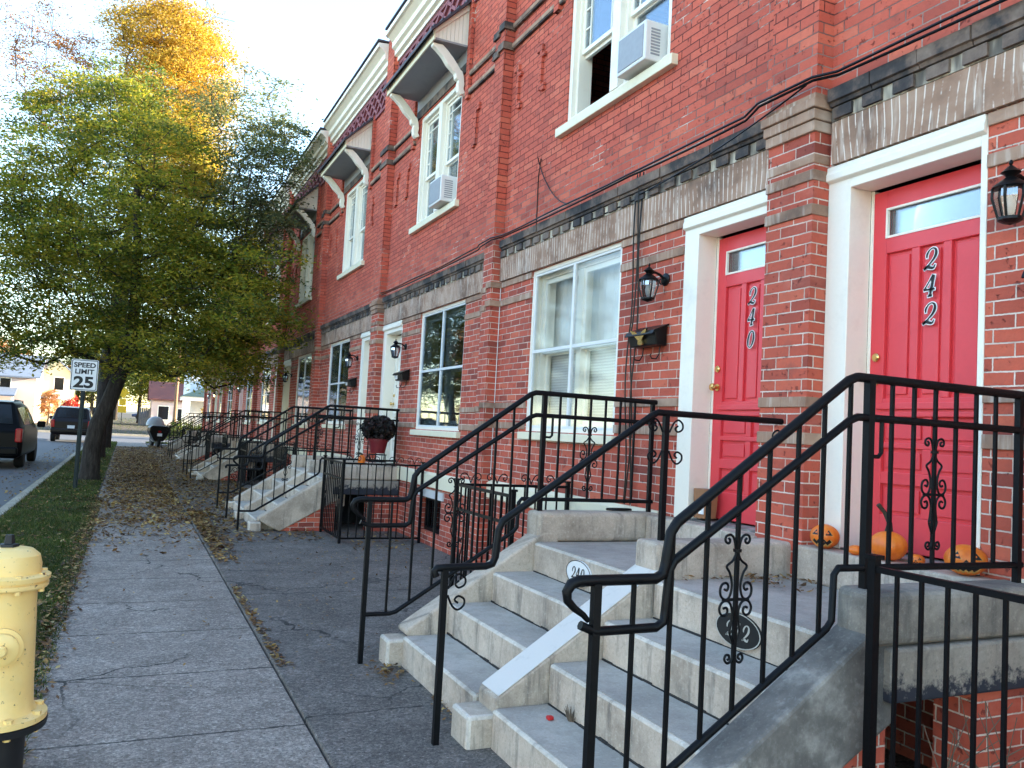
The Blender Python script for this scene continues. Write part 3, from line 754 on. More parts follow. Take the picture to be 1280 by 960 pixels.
def window_group(par, sgn, look):
    """lower window; look: blind | curtain | open"""
    w = hp('window_frame', 'lwin', sgn, lwin_mb, 'white_paint', par)
    hp('storm_frame', 'lstorm', sgn, lstorm_mb, 'white_plastic', w); hp('sash', 'lsash', sgn, lsash_mb, 'white_paint', w)
    hp('pane', 'lpane' + look, sgn, lpane_mb, 'glass_dull' if look == 'blind' else 'glass', w); hp('sill', 'lsill', sgn, lsill_mb, 'cream_paint', w, bevel=.006)
    if look == 'blind':
        hp('blind', 'lblind', sgn, lambda: back_mb(LWIN, .215, .09, 1.62, 2.31), 'blind', w); hp('curtain', 'lcurt', sgn, lambda: folds_mb(LWIN, .275, 2.0, 3.76), 'curtain_cloth', w)
    elif look == 'curtain':
        hp('curtain', 'lcurtA', sgn, lambda: folds_mb(LWIN, .24, 3.15, 3.76), 'curtain_cloth', w); hp('curtain', 'lcurtB', sgn, lambda: folds_mb(LWIN, .36, 2.0, 3.76), 'curtain_tan', w)
    else:
        hp('curtain', 'lcurtC', sgn, lambda: folds_mb(LWIN, .33, 2.0, 2.35), 'curtain_cloth', w); hp('curtain', 'lcurtD', sgn, lambda: folds_mb(LWIN, .33, 3.4, 3.76), 'curtain_cloth', w)
def upper_group(par, sgn, openhalf=None):
    w = hp('window_frame', 'uwin', sgn, uwin_mb, 'white_paint', par)
    for h_ in (0, 1):
        lf = .55 if openhalf == h_ else 0
        hp('sash', 'usash%d%s' % (h_, lf), sgn, lambda h_=h_, lf=lf: usash_mb(h_, lf), 'white_paint', w); hp('pane', 'upane%d%s' % (h_, lf), sgn, lambda h_=h_, lf=lf: upane_mb(h_, lf), 'glass', w)
    hp('sill', 'usill', sgn, usill_mb, 'cream_paint', w, bevel=.006)
    if openhalf is None:
        hp('curtain', 'ucurt', sgn, lambda: folds_mb(UWIN, .32, 1.5, 3.14), 'curtain_cloth', w)

def house(k, sgn, label, doorcol, look, openhalf=None, number=None, end=False):
    A = A0 + PERIOD * k
    h = thing('row_house', label, 'house', (XW, A, -.043 * k), 0, 'brick row houses along the pavement')
    hp('wall', 'wall', sgn, wall_mb, 'brick', h); hp('roof', 'shell', sgn, shell_mb, 'roof_tar', h); hp('party_wall', 'party', sgn, party_mb, 'brick', h)
    hp('pilaster', 'pil', sgn, pil_mb, 'brick', h); hp('pilaster', 'pil2', sgn, pil2_mb, 'brick', h)
    hps('corbel', 'corb', sgn, corbel_mb, 'brownstone', h, bevel=.006); hps('stone_band', 'bands', sgn, bands_mb, 'brownstone', h, bevel=.003, seg=1)
    hp('lintel_course', 'arch', sgn, arch_mb, 'brownstone_arch', h); hp('dentil_course', 'dent', sgn, dent_mb, ['dentil_stone', 'dark_ledge'], h); hp('string_ledge', 'ledge', sgn, ledge_mb, 'dark_ledge', h)
    hp('water_table', 'wt', sgn, watertable_mb, 'cream_paint', h)
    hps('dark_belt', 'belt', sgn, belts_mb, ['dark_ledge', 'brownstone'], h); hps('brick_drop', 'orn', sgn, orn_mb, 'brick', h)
    hp('frieze', 'fri', sgn, frieze_mb, 'frieze_paint', h)
    c = hp('cornice', 'cor', sgn, cornice_mb, 'white_paint', h); hp('cornice_cap', 'corc', sgn, cornice_cap_mb, 'slate', c); hps('pier_cap', 'cap', sgn, cap_mb, 'dark_ledge', h, bevel=.01)
    hd = hp('window_hood', 'hood', sgn, hood_mb, ['cream_paint', 'soffit_grey'], h)
    hp('hood_roof', 'hroof', sgn, hoodroof_mb, 'slate', hd)
    for q, y in (('a', H0 + .045), ('b', H1 - .045)): hp('cheek', 'chk' + q, sgn, lambda y=y: cheek_mb(y), 'white_paint', hd)
    for q, y in (('a', H0 + .13), ('b', H1 - .13)): hp('bracket', 'brk' + q, sgn, lambda y=y: bracket_mb(y), 'white_paint', hd, bevel=.008)
    hp('hood_lintel', 'hlin', sgn, hoodlintel_mb, ['dark_ledge', 'soffit_grey'], h)
    window_group(h, sgn, look); upper_group(h, sgn, openhalf)
    b = hp('basement_window', 'bwin', sgn, bwin_mb, 'iron', h); hp('pane', 'bpane', sgn, lambda: back_mb(BWIN, .13, .0), 'glass', b); hp('lintel', 'blint', sgn, blint_mb, 'pale_paint', b)
    df = hp('door_frame', 'dfr%d' % sgn, 1, lambda: door_frame_mb(sgn), 'white_paint', h, bevel=.003, seg=1)
    hp('threshold', 'dsill%d' % sgn, 1, lambda: sill_mb(sgn), 'concrete_dark', h); 
    d = hp('door', 'door%d%s' % (sgn, doorcol), 1, lambda: door_mb(sgn), doorcol, h, bevel=.004)
    hp('door_glass', 'dlt%d' % sgn, 1, lambda: door_light_mb(sgn), 'glass_clear', d); hp('glass_bead', 'dbd%d' % sgn, 1, lambda: door_bead_mb(sgn), 'white_paint', d)
    hp('door_knob', 'knob%d' % sgn, 1, lambda: knob_mb(sgn, 1.90, True), 'brass', d, True); hp('deadbolt', 'bolt%d' % sgn, 1, lambda: knob_mb(sgn, 2.03, False), 'brass', d, True)
    if number:
        tag(hp('house_number', 'num' + number[0], 1, lambda: number_mb(sgn, *number), ['ink_black', 'sign_white'], d), 'black italic house number %s with a white outline' % number[0])
    return h
HL = [
 (0, -1, 'brick row house nearest the camera with red door numbered 242', 'door_red', 'blind', None, ('242', (2.53, 2.385, 2.24), .108)),
 (0, 1, 'brick row house with red door numbered 240 and air conditioner upstairs', 'door_red', 'blind', 1, ('240', (2.51, 2.365, 2.215), .108)),
 (1, -1, 'brick row house with white door beside potted chrysanthemum, air conditioner under its hood', 'white_paint', 'curtain', None, None),
 (1, 1, 'brick row house just beyond the chrysanthemum landing, last with its upper window clear of leaves', 'white_paint', 'open', None, None),
 (2, -1, 'brick row house with its upper window half hidden by tree leaves, fifth from the camera', 'cream_paint', 'open', None, None),
 (2, 1, 'brick row house behind the street tree leaves, sixth from the camera', 'door_red', 'curtain', None, None),
 (3, -1, 'brick row house in deep shade, seventh from the camera', 'door_red', 'curtain', None, None),
 (3, 1, 'brick row house in deep shade, eighth from the camera', 'white_paint', 'open', None, None),
 (4, -1, 'brick row house with the lit porch lantern, next to the end of the row', 'white_paint', 'open', None, None),
]
for k, s, lab, dc, lk, oh, num in HL: house(k, s, lab, dc, lk, oh, num)
h = house(4, 1, 'brick row house at the far end of the row, its corner beside the white porch', 'door_red', 'curtain')
mb = MB(); mb.box(0, 9, HW, HW + .12, -.3, 7.5); obj('end_wall', mb, 'brick', h)
mb = MB(); mb.box(.02, 9, -.12, -.0, -.3, 7.4); mb.xf(Matrix.Translation((0, -HW, 0)))
obj('end_wall', mb, 'brick', [o for o in bpy.data.objects if o.name == 'row_house'][0])
# pale chimney seen over the cornice
mb = MB(); mb.box(.9, 1.5, 2.2, 2.8, 7.4, 9.1); mb.box(.85, 1.55, 2.15, 2.85, 9.1, 9.25); mb.lathe([(.13, 9.25), (.11, 9.6)], (1.2, 2.5, 0), 12)
obj('chimney', mb, 'siding_pink', [o for o in bpy.data.objects if o.name == 'row_house.003'][0])
# ------------------------------------------------------------------ stoops, one per pair of houses
RISE = .193; TREAD = .295; NX = 1.665; LZ = .77; PZ = .975
def nose(i): return NX + TREAD * i       # x of the nosing of step i (0..3)
def steps_mb(ya, yb):
    mb = MB()
    for i in range(4):
        x0 = nose(i); x1 = 3.56 if i == 3 else nose(i) + .62
        mb.box(x0, x1, ya + .001 * i, yb - .001 * i, -.15 if i == 0 else RISE * i - (.004 if i < 3 else .006), RISE * (i + 1))
    return mb
def stringer(mb, ya, yb, zlow, th=.30, xtop=2.62):
    sl = RISE / TREAD
    x0 = nose(0) + .02; z0 = zlow
    z1 = z0 + (xtop - x0) * sl
    if th is None: P = [(x0, z0 - .02), (x0, z0), (xtop, z1), (xtop, -.15), (x0, -.15)]
    else: P = [(x0, z0 - .03), (x0, z0), (xtop, z1), (xtop + .12, z1), (xtop + .12, z1 - th - .05), (x0 + .28, z0 - .06 - .12), (x0 + .12, z0 - .1)]
    mb.prism(P, 'y', ya, yb); return z1
def stoop(k):
    A = A0 + PERIOD * k
    far = k > 0
    st = thing('stoop', ['double concrete stoop in front of the two numbered red doors', 'double concrete stoop carrying the potted chrysanthemum, white doors behind', 'double concrete stoop in the leaf-strewn shade, third from the camera', 'double concrete stoop in deep shade, fourth from the camera', 'double concrete stoop at the far end of the row'][k], 'stoop', (0, A, -.043 * k), 0, 'concrete stoops of the row')
    for s in (-1, 1):
        tf = Matrix.Identity(4) if s > 0 else MIR
        o = obj('flight_of_steps', steps_mb(.112, 1.298).xf(tf), ['concrete', 'concrete_edge'], st, bevel=.014, bevmat=1)
        # tread skins a few mm proud: worn, smoother tops
        mb = MB()
        for i in range(4): mb.box(nose(i) + .016, (nose(i + 1) - .004) if i < 3 else 3.44, .125, 1.285, RISE * (i + 1) + .0005, RISE * (i + 1) + .003)
        obj('tread', mb.xf(tf), 'concrete_tread', st)
        mb = MB()
        rj = np.random.default_rng(17 + k)
        for i in range(1, 4):
            y = .13
            while y < 1.27:
                y2 = min(1.28, y + rj.uniform(.05, .22)); hgt = rj.uniform(.003, .012)
                mb.box(nose(i) - rj.uniform(.004, .012), nose(i) + .004, y, y2, RISE * i + .0032, RISE * i + .0032 + hgt); y = y2
        [obj('open_joint', q.xf(tf), 'joint_dark', st) for q in islands(mb, .02)]
        mb = MB(); stringer(mb, 1.30, 1.475, .23)
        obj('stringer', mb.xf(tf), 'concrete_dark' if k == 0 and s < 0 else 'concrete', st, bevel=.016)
        mb = MB(); mb.box(NX - .10, NX + .06, 1.29, 1.47, -.15, .175); obj('curb_block', mb.xf(tf), ['concrete', 'concrete_edge'], st, bevel=.018, bevmat=1)
        # side platform slab and its lower layer, open below
        mb = MB(); mb.box(2.58, 3.58, 1.302, 1.50, LZ + .002, PZ); obj('platform_curb', mb.xf(tf), 'concrete_grimy' if k == 0 and s < 0 else 'concrete', st, bevel=.03, seg=3)
        mb = MB(); mb.box(2.66, 3.59, 1.285, 1.515, .565, LZ - .002); obj('platform_slab', mb.xf(tf), 'concrete_peeling', st, bevel=.012)
        # brick infill under the stringer and brick pier at the house
        mb = MB(); mb.prism([(1.98, -.15), (2.70, -.15), (2.70, .515), (1.98, .06)], 'y', 1.33, 1.455); obj('brick_infill', mb.xf(tf), 'brick', st)
        mb = MB(); mb.box(3.16, 3.598, 1.30, 1.49, -.15, .563); obj('brick_pier', mb.xf(tf), 'brick', st)
        # sill step below the door
        mb = MB(); mb.box(3.44, 3.60, .17, 1.296, LZ + .002, .963); obj('sill_step', mb.xf(tf), 'concrete', st, bevel=.012)
    mb = MB(); z1 = stringer(mb, -.108, .108, .235, None, 2.60)
    obj('center_curb', mb, 'concrete', st, bevel=.012)
    if k == 0:
        sl = RISE / TREAD; xa, xb = nose(0) + .035, 2.59; za, zb = .235 + .015 * sl, .235 + (xb - nose(0) - .02) * sl
        mb = MB(); mb.prism([(xa, za + .0005), (xb, zb + .0005), (xb, zb + .006), (xa, za + .006)], 'y', -.104, .104); obj('painted_top', mb, 'stringer_white', st, bevel=.002)
    mb = MB(); mb.box(NX - .12, NX + .035, -.112, .11, -.15, .165); obj('curb_block', mb, ['concrete', 'concrete_edge'], st, bevel=.018, bevmat=1)
    mb = MB(); mb.box(2.57, 3.55, -.11, .11, LZ - .2, .965); obj('center_block', mb, 'concrete', st, bevel=.025, seg=3)
    # near-black block behind the openings: the void's shade put into its colour
    mb = MB(); mb.box(2.78, 3.56, -.5, .5, -.15, .55); obj('void_block', mb, 'void_shade', st)
    return st
# worn number plaques on the top riser
def plaque(name, label, y, txt, base, ink, zc=.685, halfw=.15):
    t = thing(name, label, 'house number', (nose(3) - .001, y, zc), 0, 'oval number plaques on the stoop')
    mb = MB(); pts = [(halfw * math.cos(a), .078 * math.sin(a)) for a in np.linspace(0, 2 * math.pi, 33)[:-1]]
    mb.prism(pts, 'x', -.010, .0); obj('plate', mb, base, t)
    pr = [(x * .955, z * .935) for x, z in pts]
    mb = MB()
    V = [(-.0115, p[0], p[1]) for p in pts] + [(-.0115, p[0], p[1]) for p in pr]; n = 32
    mb.add(V, [(i, (i + 1) % n, n + (i + 1) % n, n + i) for i in range(n)]); obj('rim', mb, ink, t)
    mb = MB()
    for i, ch in enumerate(txt): digit(mb, ch, .055 - .055 * i, -.034, .068, -.0118, .001, 0)
    obj('numeral', mb, ink, t)
    return t
for k in range(5): stoop(k)
plaque('number_plaque', 'worn white oval number plaque with black 240 on the stoop riser', 4.43, '240', 'sign_white', 'ink_black', .675)
plaque('number_plaque', 'black oval number plaque with white 242 behind the railing scroll', 2.98, '242', 'ink_black', 'plaque_cream', .675)

# ------------------------------------------------------------------ iron railings
ORN = [
 [(.02, 205)] ,
]
def scroll_orn(mb, P, sc=1/1747., r=.0048, flip=1):
    """forged panel: curves in a 404x960 pixel drawing of the real one; P maps (u across, w down) metres to 3-D"""
    ax = 212
    C1 = [(222, 200), (232, 150), (246, 112), (272, 95), (300, 104), (308, 128), (296, 146), (276, 145), (272, 128), (284, 118)]
    C2 = [(216, 190), (226, 225), (248, 258), (290, 290), (266, 330), (248, 385), (248, 440), (268, 485), (300, 492), (328, 470), (334, 430), (318, 398), (290, 392), (272, 412), (282, 436), (304, 430)]
    C3 = [(252, 690), (240, 630), (236, 570), (254, 520), (284, 500), (318, 512), (336, 548), (322, 584), (290, 590), (272, 566), (284, 542), (306, 548)]
    C4 = [(222, 770), (246, 712), (252, 690)]
    C5 = [(216, 770), (216, 830), (236, 872), (264, 880), (282, 858), (272, 832), (250, 834), (246, 854), (260, 860)]
    for sgn in (1, -1):
        for C in (C1, C2, C3, C4, C5):
            pts = [P(sgn * (u - ax) * sc, (w - 490) * sc) for u, w in C]
            mb.tube(smooth_path(pts), r, 5)
    mb.tube([P(0, -.175), P(0, -.165)], .016, 8)
    for s_ in (1, -1): mb.tube([P(s_ * .012, .002), P(s_ * .058, .004)], .006, 5)
def railing(A, s, k, label, detail=True):
    Y = 1.40 * s
    r = thing('iron_railing', label, 'railing', (0, A, -.043 * k), 0, 'black iron stair railings')
    n = 5 if k > 1 else 6
    def path(name, pts, w, par=r):
        mb = MB(); mb.tube([(x, Y, z) for x, z in pts], w * .66 if name != 'top_rail' else [w * .66 * (.45 + .11 * min(5, i)) for i in range(len(pts))], 4 if k > 1 else 8); return obj(name, mb, 'iron', par, smooth=50)
    top = [(1.405, .905), (1.385, .925), (1.35, .948), (1.325, .972), (1.32, 1.0), (1.335, 1.025), (1.365, 1.035), (1.42, 1.035), (1.66, 1.035), (1.69, 1.05), (1.70, 1.09), (1.715, 1.19), (1.74, 1.225), (2.52, 1.775), (2.56, 1.79), (3.56, 1.785)]
    mid = [(1.375, .893), (1.43, .87), (1.67, .872), (1.70, .89), (1.705, .93), (1.715, 1.06), (1.735, 1.095), (2.53, 1.62), (2.57, 1.635), (3.56, 1.632)]
    bot = [(1.43, .315), (1.60, .315), (1.64, .325), (2.44, .83), (2.465, .86), (2.47, 1.03), (2.49, 1.055), (3.56, 1.05)]
    path('top_rail', top, .0285); path('middle_rail', mid, .024); path('bottom_rail', bot, .0215)
    def zat(P, x):
        for (xa, za), (xb, zb) in zip(P, P[1:]):
            if xa <= x <= xb and xb > xa: return za + (zb - za) * (x - xa) / (xb - xa)
        return P[-1][1]
    mb = MB(); mb.sq((1.43, Y, -.02), (1.43, Y, 1.03), .028); obj('post', mb, 'iron', r)
    mb = MB(); mb.sq((2.63, Y, PZ - .02), (2.63, Y, 1.785), .031); obj('post', mb, 'iron', r)
    mb = MB(); mb.sq((3.53, Y, PZ - .02), (3.53, Y, 1.78), .027); obj('post', mb, 'iron', r)
    xs = [1.575, 1.725, 1.87, 2.005, 2.14, 2.275, 2.40, 2.53] + [2.755 + .124 * i for i in range(6)]
    for x in xs:
        mb = MB(); zt = zat(top, x); zb = zat(bot, x)
        mb.sq((x, Y, zb), (x, Y, zt), .0135); obj('baluster', mb, 'iron', r)
    for xo, zo in ((3.003, 1.345), (2.07, zat(bot, 2.07) + .36)):
        if k > 1: break
        mb = MB(); xo2 = min(xs, key=lambda q: abs(q - xo))
        scroll_orn(mb, lambda u, w: (xo2 + u, Y, zo - w)); obj('scroll_panel', mb, 'iron', r, smooth=60)
    mb = MB(); mb.tube([(2.66, Y, 1.632), (2.70, Y, 1.632), (2.70, Y, 1.50), (2.685, Y, 1.485), (2.64, Y, 1.485)], .009, 6); obj('latch_loop', mb, 'iron', r)
    return r
def handrail(A, k, label):
    r = thing('handrail', label, 'handrail', (0, A, -.043 * k), 0, 'centre handrails of the stoops')
    P = [(1.385, .80), (1.375, .825), (1.39, .84), (1.43, .842), (1.64, .845), (1.675, .855), (1.69, .89), (1.70, 1.02), (1.72, 1.065), (2.57, 1.635), (2.61, 1.655), (3.575, 1.652)]
    mb = MB(); mb.tube([(x, 0, z) for x, z in P], .0185, 8); obj('top_rail', mb, 'iron', r, smooth=50)
    for x, z0, z1 in ((1.43, -.02, .835), (2.665, .95, 1.65), (3.53, .95, 1.65)):
        mb = MB(); mb.sq((x, 0, z0), (x, 0, z1), .029); obj('post', mb, 'iron', r)
    mb = MB()
    for (x, z, dx, up) in ((1.45, .79, 1, 1), (1.45, .66, 1, -1), (2.69, 1.60, 1, 1), (2.69, 1.40, 1, -1), (2.645, 1.60, -1, 1), (2.645, 1.40, -1, -1), (3.505, 1.58, -1, 1)):
        pts = [(x, 0, z - .05 * up)] + [(x + dx * (.055 + a), 0, z + b) for a, b in [(-.03, -.0 * up), (.0, .02 * up), (.03, .0), (.03, -.03 * up), (.0, -.045 * up), (-.018, -.028 * up), (0, -.012 * up)]]
        mb.tube(smooth_path(pts), .0055, 5)
    objs('scroll', mb, 'iron', r, smooth=60); return r
RN = [('black iron railing nearest the camera, by the jack-o-lanterns', 'black iron railing on the far side of the stoop with red doors'),
      ('black iron railing on the near side of the chrysanthemum stoop', 'black iron railing on the far side of the chrysanthemum stoop'),
      ('black iron railing on the near side of the third stoop, above fallen leaves', 'black iron railing on the far side of the third stoop'),
      ('black iron railing on the near side of the fourth stoop', 'black iron railing on the far side of the fourth stoop'),
      ('black iron railing on the near side of the last stoop', 'black iron railing at the far end of the row')]
for k in range(5):
    A = A0 + PERIOD * k
    for s in (-1, 1): railing(A, s, k, RN[k][0 if s < 0 else 1])
    handrail(A, k, ['single iron handrail between the two numbered red doors', 'single iron handrail in the middle of the chrysanthemum stoop', 'single iron handrail in the middle of the third stoop', 'single iron handrail in the middle of the fourth stoop', 'single iron handrail in the middle of the last stoop'][k])

# ------------------------------------------------------------------ area fences beside the stoops
def area_fence(A, s, k, label):
    f = thing('area_fence', label, 'fence', (2.5, A, -.043 * k), 0, 'iron fences round the basement areas')
    y0, y1, ht = 1.56, 2.66, 1.085 if s < 0 and k == 0 else 1.06
    tf = Matrix.Identity(4) if s > 0 else MIR
    for x, y in ((0, y0), (0, y1), (1.04, y1)):
        mb = MB(); mb.sq((x, y, -.02), (x, y, ht + .03), .032); mb.box(x - .024, x + .024, y - .024, y + .024, ht + .03, ht + .045); obj('post', mb.xf(tf), 'iron', f)
    for nm, (a, b), axis in (('gate_panel', (y0, y1), 'y'), ('side_panel', (0, 1.04), 'x')):
        mb = MB(); q = (lambda t, z: (0, t, z)) if axis == 'y' else (lambda t, z: (t, y1, z))
        for z in (ht - .005, .12) + ((ht - .2,) if axis == 'y' and (s > 0 or k) else ()): mb.sq(q(a, z), q(b, z), .022)
        n_ = int((b - a) / .095)
        for i in range(1, n_):
            t = a + (b - a) * i / n_; mb.sq(q(t, .12), q(t, ht - .005), .0125)
        if k <= 1:
            for c0 in ((a + .14, b - .14) if axis == 'y' else (a + .12, (a + b) / 2 - .16, (a + b) / 2 + .16, b - .12)):
                if axis == 'x':
                    for d in (1, -1):
                        pts = [q(c0 + d * u, ht + w) for u, w in ((0, .01), (.02, .06), (.05, .09), (.085, .08), (.09, .05), (.07, .035), (.055, .05), (.065, .06))]
                        mb.tube(smooth_path(pts, 3), .005, 5)
                elif s > 0 or k:
                    for d in (1, -1):
                        pts = [q(c0 + d * u, .55 + w) for u, w in ((0, -.15), (.012, -.05), (.04, .02), (.05, .06), (.03, .09), (.012, .07), (.02, .05))]
                        mb.tube(smooth_path(pts, 3), .005, 5)
        obj(nm, mb.xf(tf), 'iron', f)
    return f
FN = [('black iron area fence in the lower right corner, in front of the dark opening', 'black iron area fence with scrolled top beyond the far red-door railing'),
      ('black iron area fence in front of the dark opening under the chrysanthemum landing', 'black iron area fence on the far side of the chrysanthemum stoop'),
      ('black iron area fence on the near side of the third stoop', 'black iron area fence on the far side of the third stoop'),
      ('black iron area fence on the near side of the fourth stoop', 'black iron area fence on the far side of the fourth stoop'),
      ('black iron area fence on the near side of the last stoop', 'black iron area fence on the far side of the last stoop')]
for k in range(5):
    for s in (-1, 1): area_fence(A0 + PERIOD * k, s, k, FN[k][0 if s < 0 else 1])
# ------------------------------------------------------------------ small things on walls and landings
def text_mesh(s, size, offset=0.0, sx=1.0):
    cu = bpy.data.curves.new('txt', 'FONT'); cu.body = s; cu.size = size; cu.align_x = 'CENTER'; cu.offset = offset; cu.fill_mode = 'FRONT'
    o = bpy.data.objects.new('txt', cu); COL.objects.link(o); bpy.context.view_layer.update()
    me = bpy.data.meshes.new_from_object(o); bpy.data.objects.remove(o); bpy.data.curves.remove(cu)
    for v in me.vertices: v.co.x *= sx
    return me
LANT = None
def lantern(Y, label, z=2.715, lit=False, k=0):
    t = thing('wall_lantern', label, 'lantern', (XW, Y, z - .043 * k), 0, 'wall lanterns by the doors')
    mb = MB(); mb.lathe([(0, 0), (.055, .001), (.058, .012), (.045, .022), (.0, .03)], n=16); mb.xf(Matrix.Rotation(R(-90), 4, 'Y')); obj('backplate', mb, 'black_enamel', t, smooth=True)
    mb = MB(); mb.tube([(-.02, 0, .0), (-.06, 0, .035), (-.11, 0, .05), (-.155, 0, .035), (-.17, 0, .0)], .012, 8); mb.tube([(-.02, 0, -.03), (-.05, 0, -.05), (-.07, 0, -.02), (-.055, 0, 0)], .006, 6); obj('arm', mb, 'black_enamel', t, smooth=True)
    c = (-.17, 0, 0)
    mb = MB(); mb.lathe([(.0, .125), (.006, .12), (.010, .105), (.005, .095), (.016, .085), (.03, .07), (.045, .055), (.03, .045), (.022, .03), (.04, .015), (.075, -.015), (.085, -.03), (.078, -.035), (0, -.035)], c, 16); obj('cap', mb, 'black_enamel', t, smooth=True)
    mb = MB()
    for i in range(6):
        a = 2 * math.pi * i / 6 + .3
        mb.tube([(c[0] + .076 * math.cos(a), .076 * math.sin(a), -.03), (c[0] + .078 * math.cos(a), .078 * math.sin(a), -.08), (c[0] + .052 * math.cos(a), .052 * math.sin(a), -.185)], .0065, 5)
    mb.lathe([(0, -.185), (.056, -.185), (.056, -.20), (.03, -.215), (.012, -.22), (0, -.225)], c, 16); obj('cage', mb, 'black_enamel', t)
    mb = MB(); mb.lathe([(.066, -.036), (.069, -.08), (.045, -.184)], c, 6); obj('lamp_glass', mb, 'lamp_glass', t)
    mb = MB(); mb.lathe([(0, -.175), (.018, -.16), (.026, -.12), (.018, -.075), (.0, -.06)], c, 10); obj('bulb', mb, 'lit_bulb' if lit else 'white_plastic', t, smooth=True)
    t.scale = (.92, .92, .84)
    return t
def mailbox(Y, label, z=2.21, eagle=False, k=0):
    t = thing('mailbox', label, 'mailbox', (XW, Y, z - .043 * k), 0, 'mailboxes on the brick wall')
    mb = MB(); mb.prism([(-.012, 0), (-.105, .0), (-.125, .10), (-.012, .15)], 'y', -.18, .18); obj('box', mb, 'black_enamel', t, bevel=.006)
    mb = MB(); mb.prism([(-.005, .165), (-.005, .153), (-.128, .098), (-.142, .075), (-.15, .08), (-.135, .108)], 'y', -.19, .19); obj('lid', mb, 'black_enamel', t)
    mb = MB()
    for y in (-.12, .10):
        mb.tube([(-.03, y, .0), (-.035, y, -.06), (-.06, y, -.10), (-.10, y, -.10), (-.115, y, -.075), (-.105, y, -.065)], .005, 5)
    objs('paper_hook', mb, 'black_enamel', t)
    if eagle:
        mb = MB(); W = [(0, .02), (.02, .035), (.05, .05), (.085, .058), (.075, .04), (.055, .025), (.035, .008), (.02, -.005), (.025, -.03), (.0, -.038)]
        P = W + [(-a, b) for a, b in W[::-1][1:-1]]
        mb.prism(P, 'x', -.012, .0); mb.xf(Matrix.Translation((-.122, .0, .052)) @ Matrix.Rotation(R(-11), 4, 'Y') @ Matrix.Scale(1.25, 4)); obj('eagle_emblem', mb, 'brass', t)
    else:
        mb = MB(); mb.box(-.135, -.12, .02, .09, .02, .085); obj('name_card', mb, 'white_plastic', t)
    return t
for k in range(5):
    A = A0 + PERIOD * k
    for s in (-1, 1):
        lab = {(0, 1): 'black coach lantern above the eagle mailbox, left of the red door 240', (0, -1): 'black coach lantern at the right edge, beside the red door 242',
               (1, -1): 'black coach lantern above a mailbox, right of the white door past the chrysanthemum', (1, 1): 'black coach lantern next to the second white door casing, lower bulb pale',
               (2, -1): 'small black lantern on the third pair of houses, near door', (2, 1): 'small black lantern on the third pair of houses, far door',
               (3, -1): 'small black lantern on the fourth pair of houses, near door', (3, 1): 'small black lantern on the fourth pair of houses, far door',
               (4, -1): 'lit lantern glowing yellow near the end of the row', (4, 1): 'small unlit lantern on the last house of the row'}[(k, s)]
        lantern(A + s * 1.40, lab, lit=(k == 4 and s < 0), k=k)
        if k < 2:
            mailbox(A + s * (1.52 if s > 0 else (1.64 if k == 0 else 1.50)), {(0, 1): 'black wall mailbox with a gold eagle emblem, left of the red door 240', (0, -1): 'black wall mailbox cut by the right edge, under the lantern of 242',
               (1, -1): 'black wall mailbox with a pale card, right of the white door near the chrysanthemum', (1, 1): 'black wall mailbox beside the second white door, seen past the first white casing'}[(k, s)], eagle=(k == 0 and s > 0), k=k)
# window air conditioners
def aircon(Y0, Y1, z0, z1, xo, label, k=0):
    t = thing('air_conditioner', label, 'air conditioner', (XW, (Y0 + Y1) / 2, z0 - .043 * k), 0, 'window air conditioners'); w = (Y1 - Y0) / 2; h = z1 - z0
    mb = MB(); mb.box(xo, .14, -w, w, 0, h); obj('case', mb, 'white_plastic', t, bevel=.012)
    mb = MB(); mb.box(xo - .006, xo + .002, -w + .03, w - .03, .03, h - .03); obj('rear_coil', mb, 'grey_plastic', t)
    mb = MB()
    for s_ in (-1, 1):
        for i in range(9):
            z = .05 + (h - .1) * i / 9; mb.box(xo + .05, -.01, s_ * (w + .003), s_ * (w - .004), z, z + .014)
    objs('side_louvre', mb, 'grey_plastic', t)
    return t
aircon(5.38, 5.80, 4.475, 4.80, -.145, 'white air conditioner in the open upper window above number 240')
aircon(10.0, 10.46, 4.475, 4.82, -.17, 'white air conditioner in the upper window under the white bracketed hood', 1)

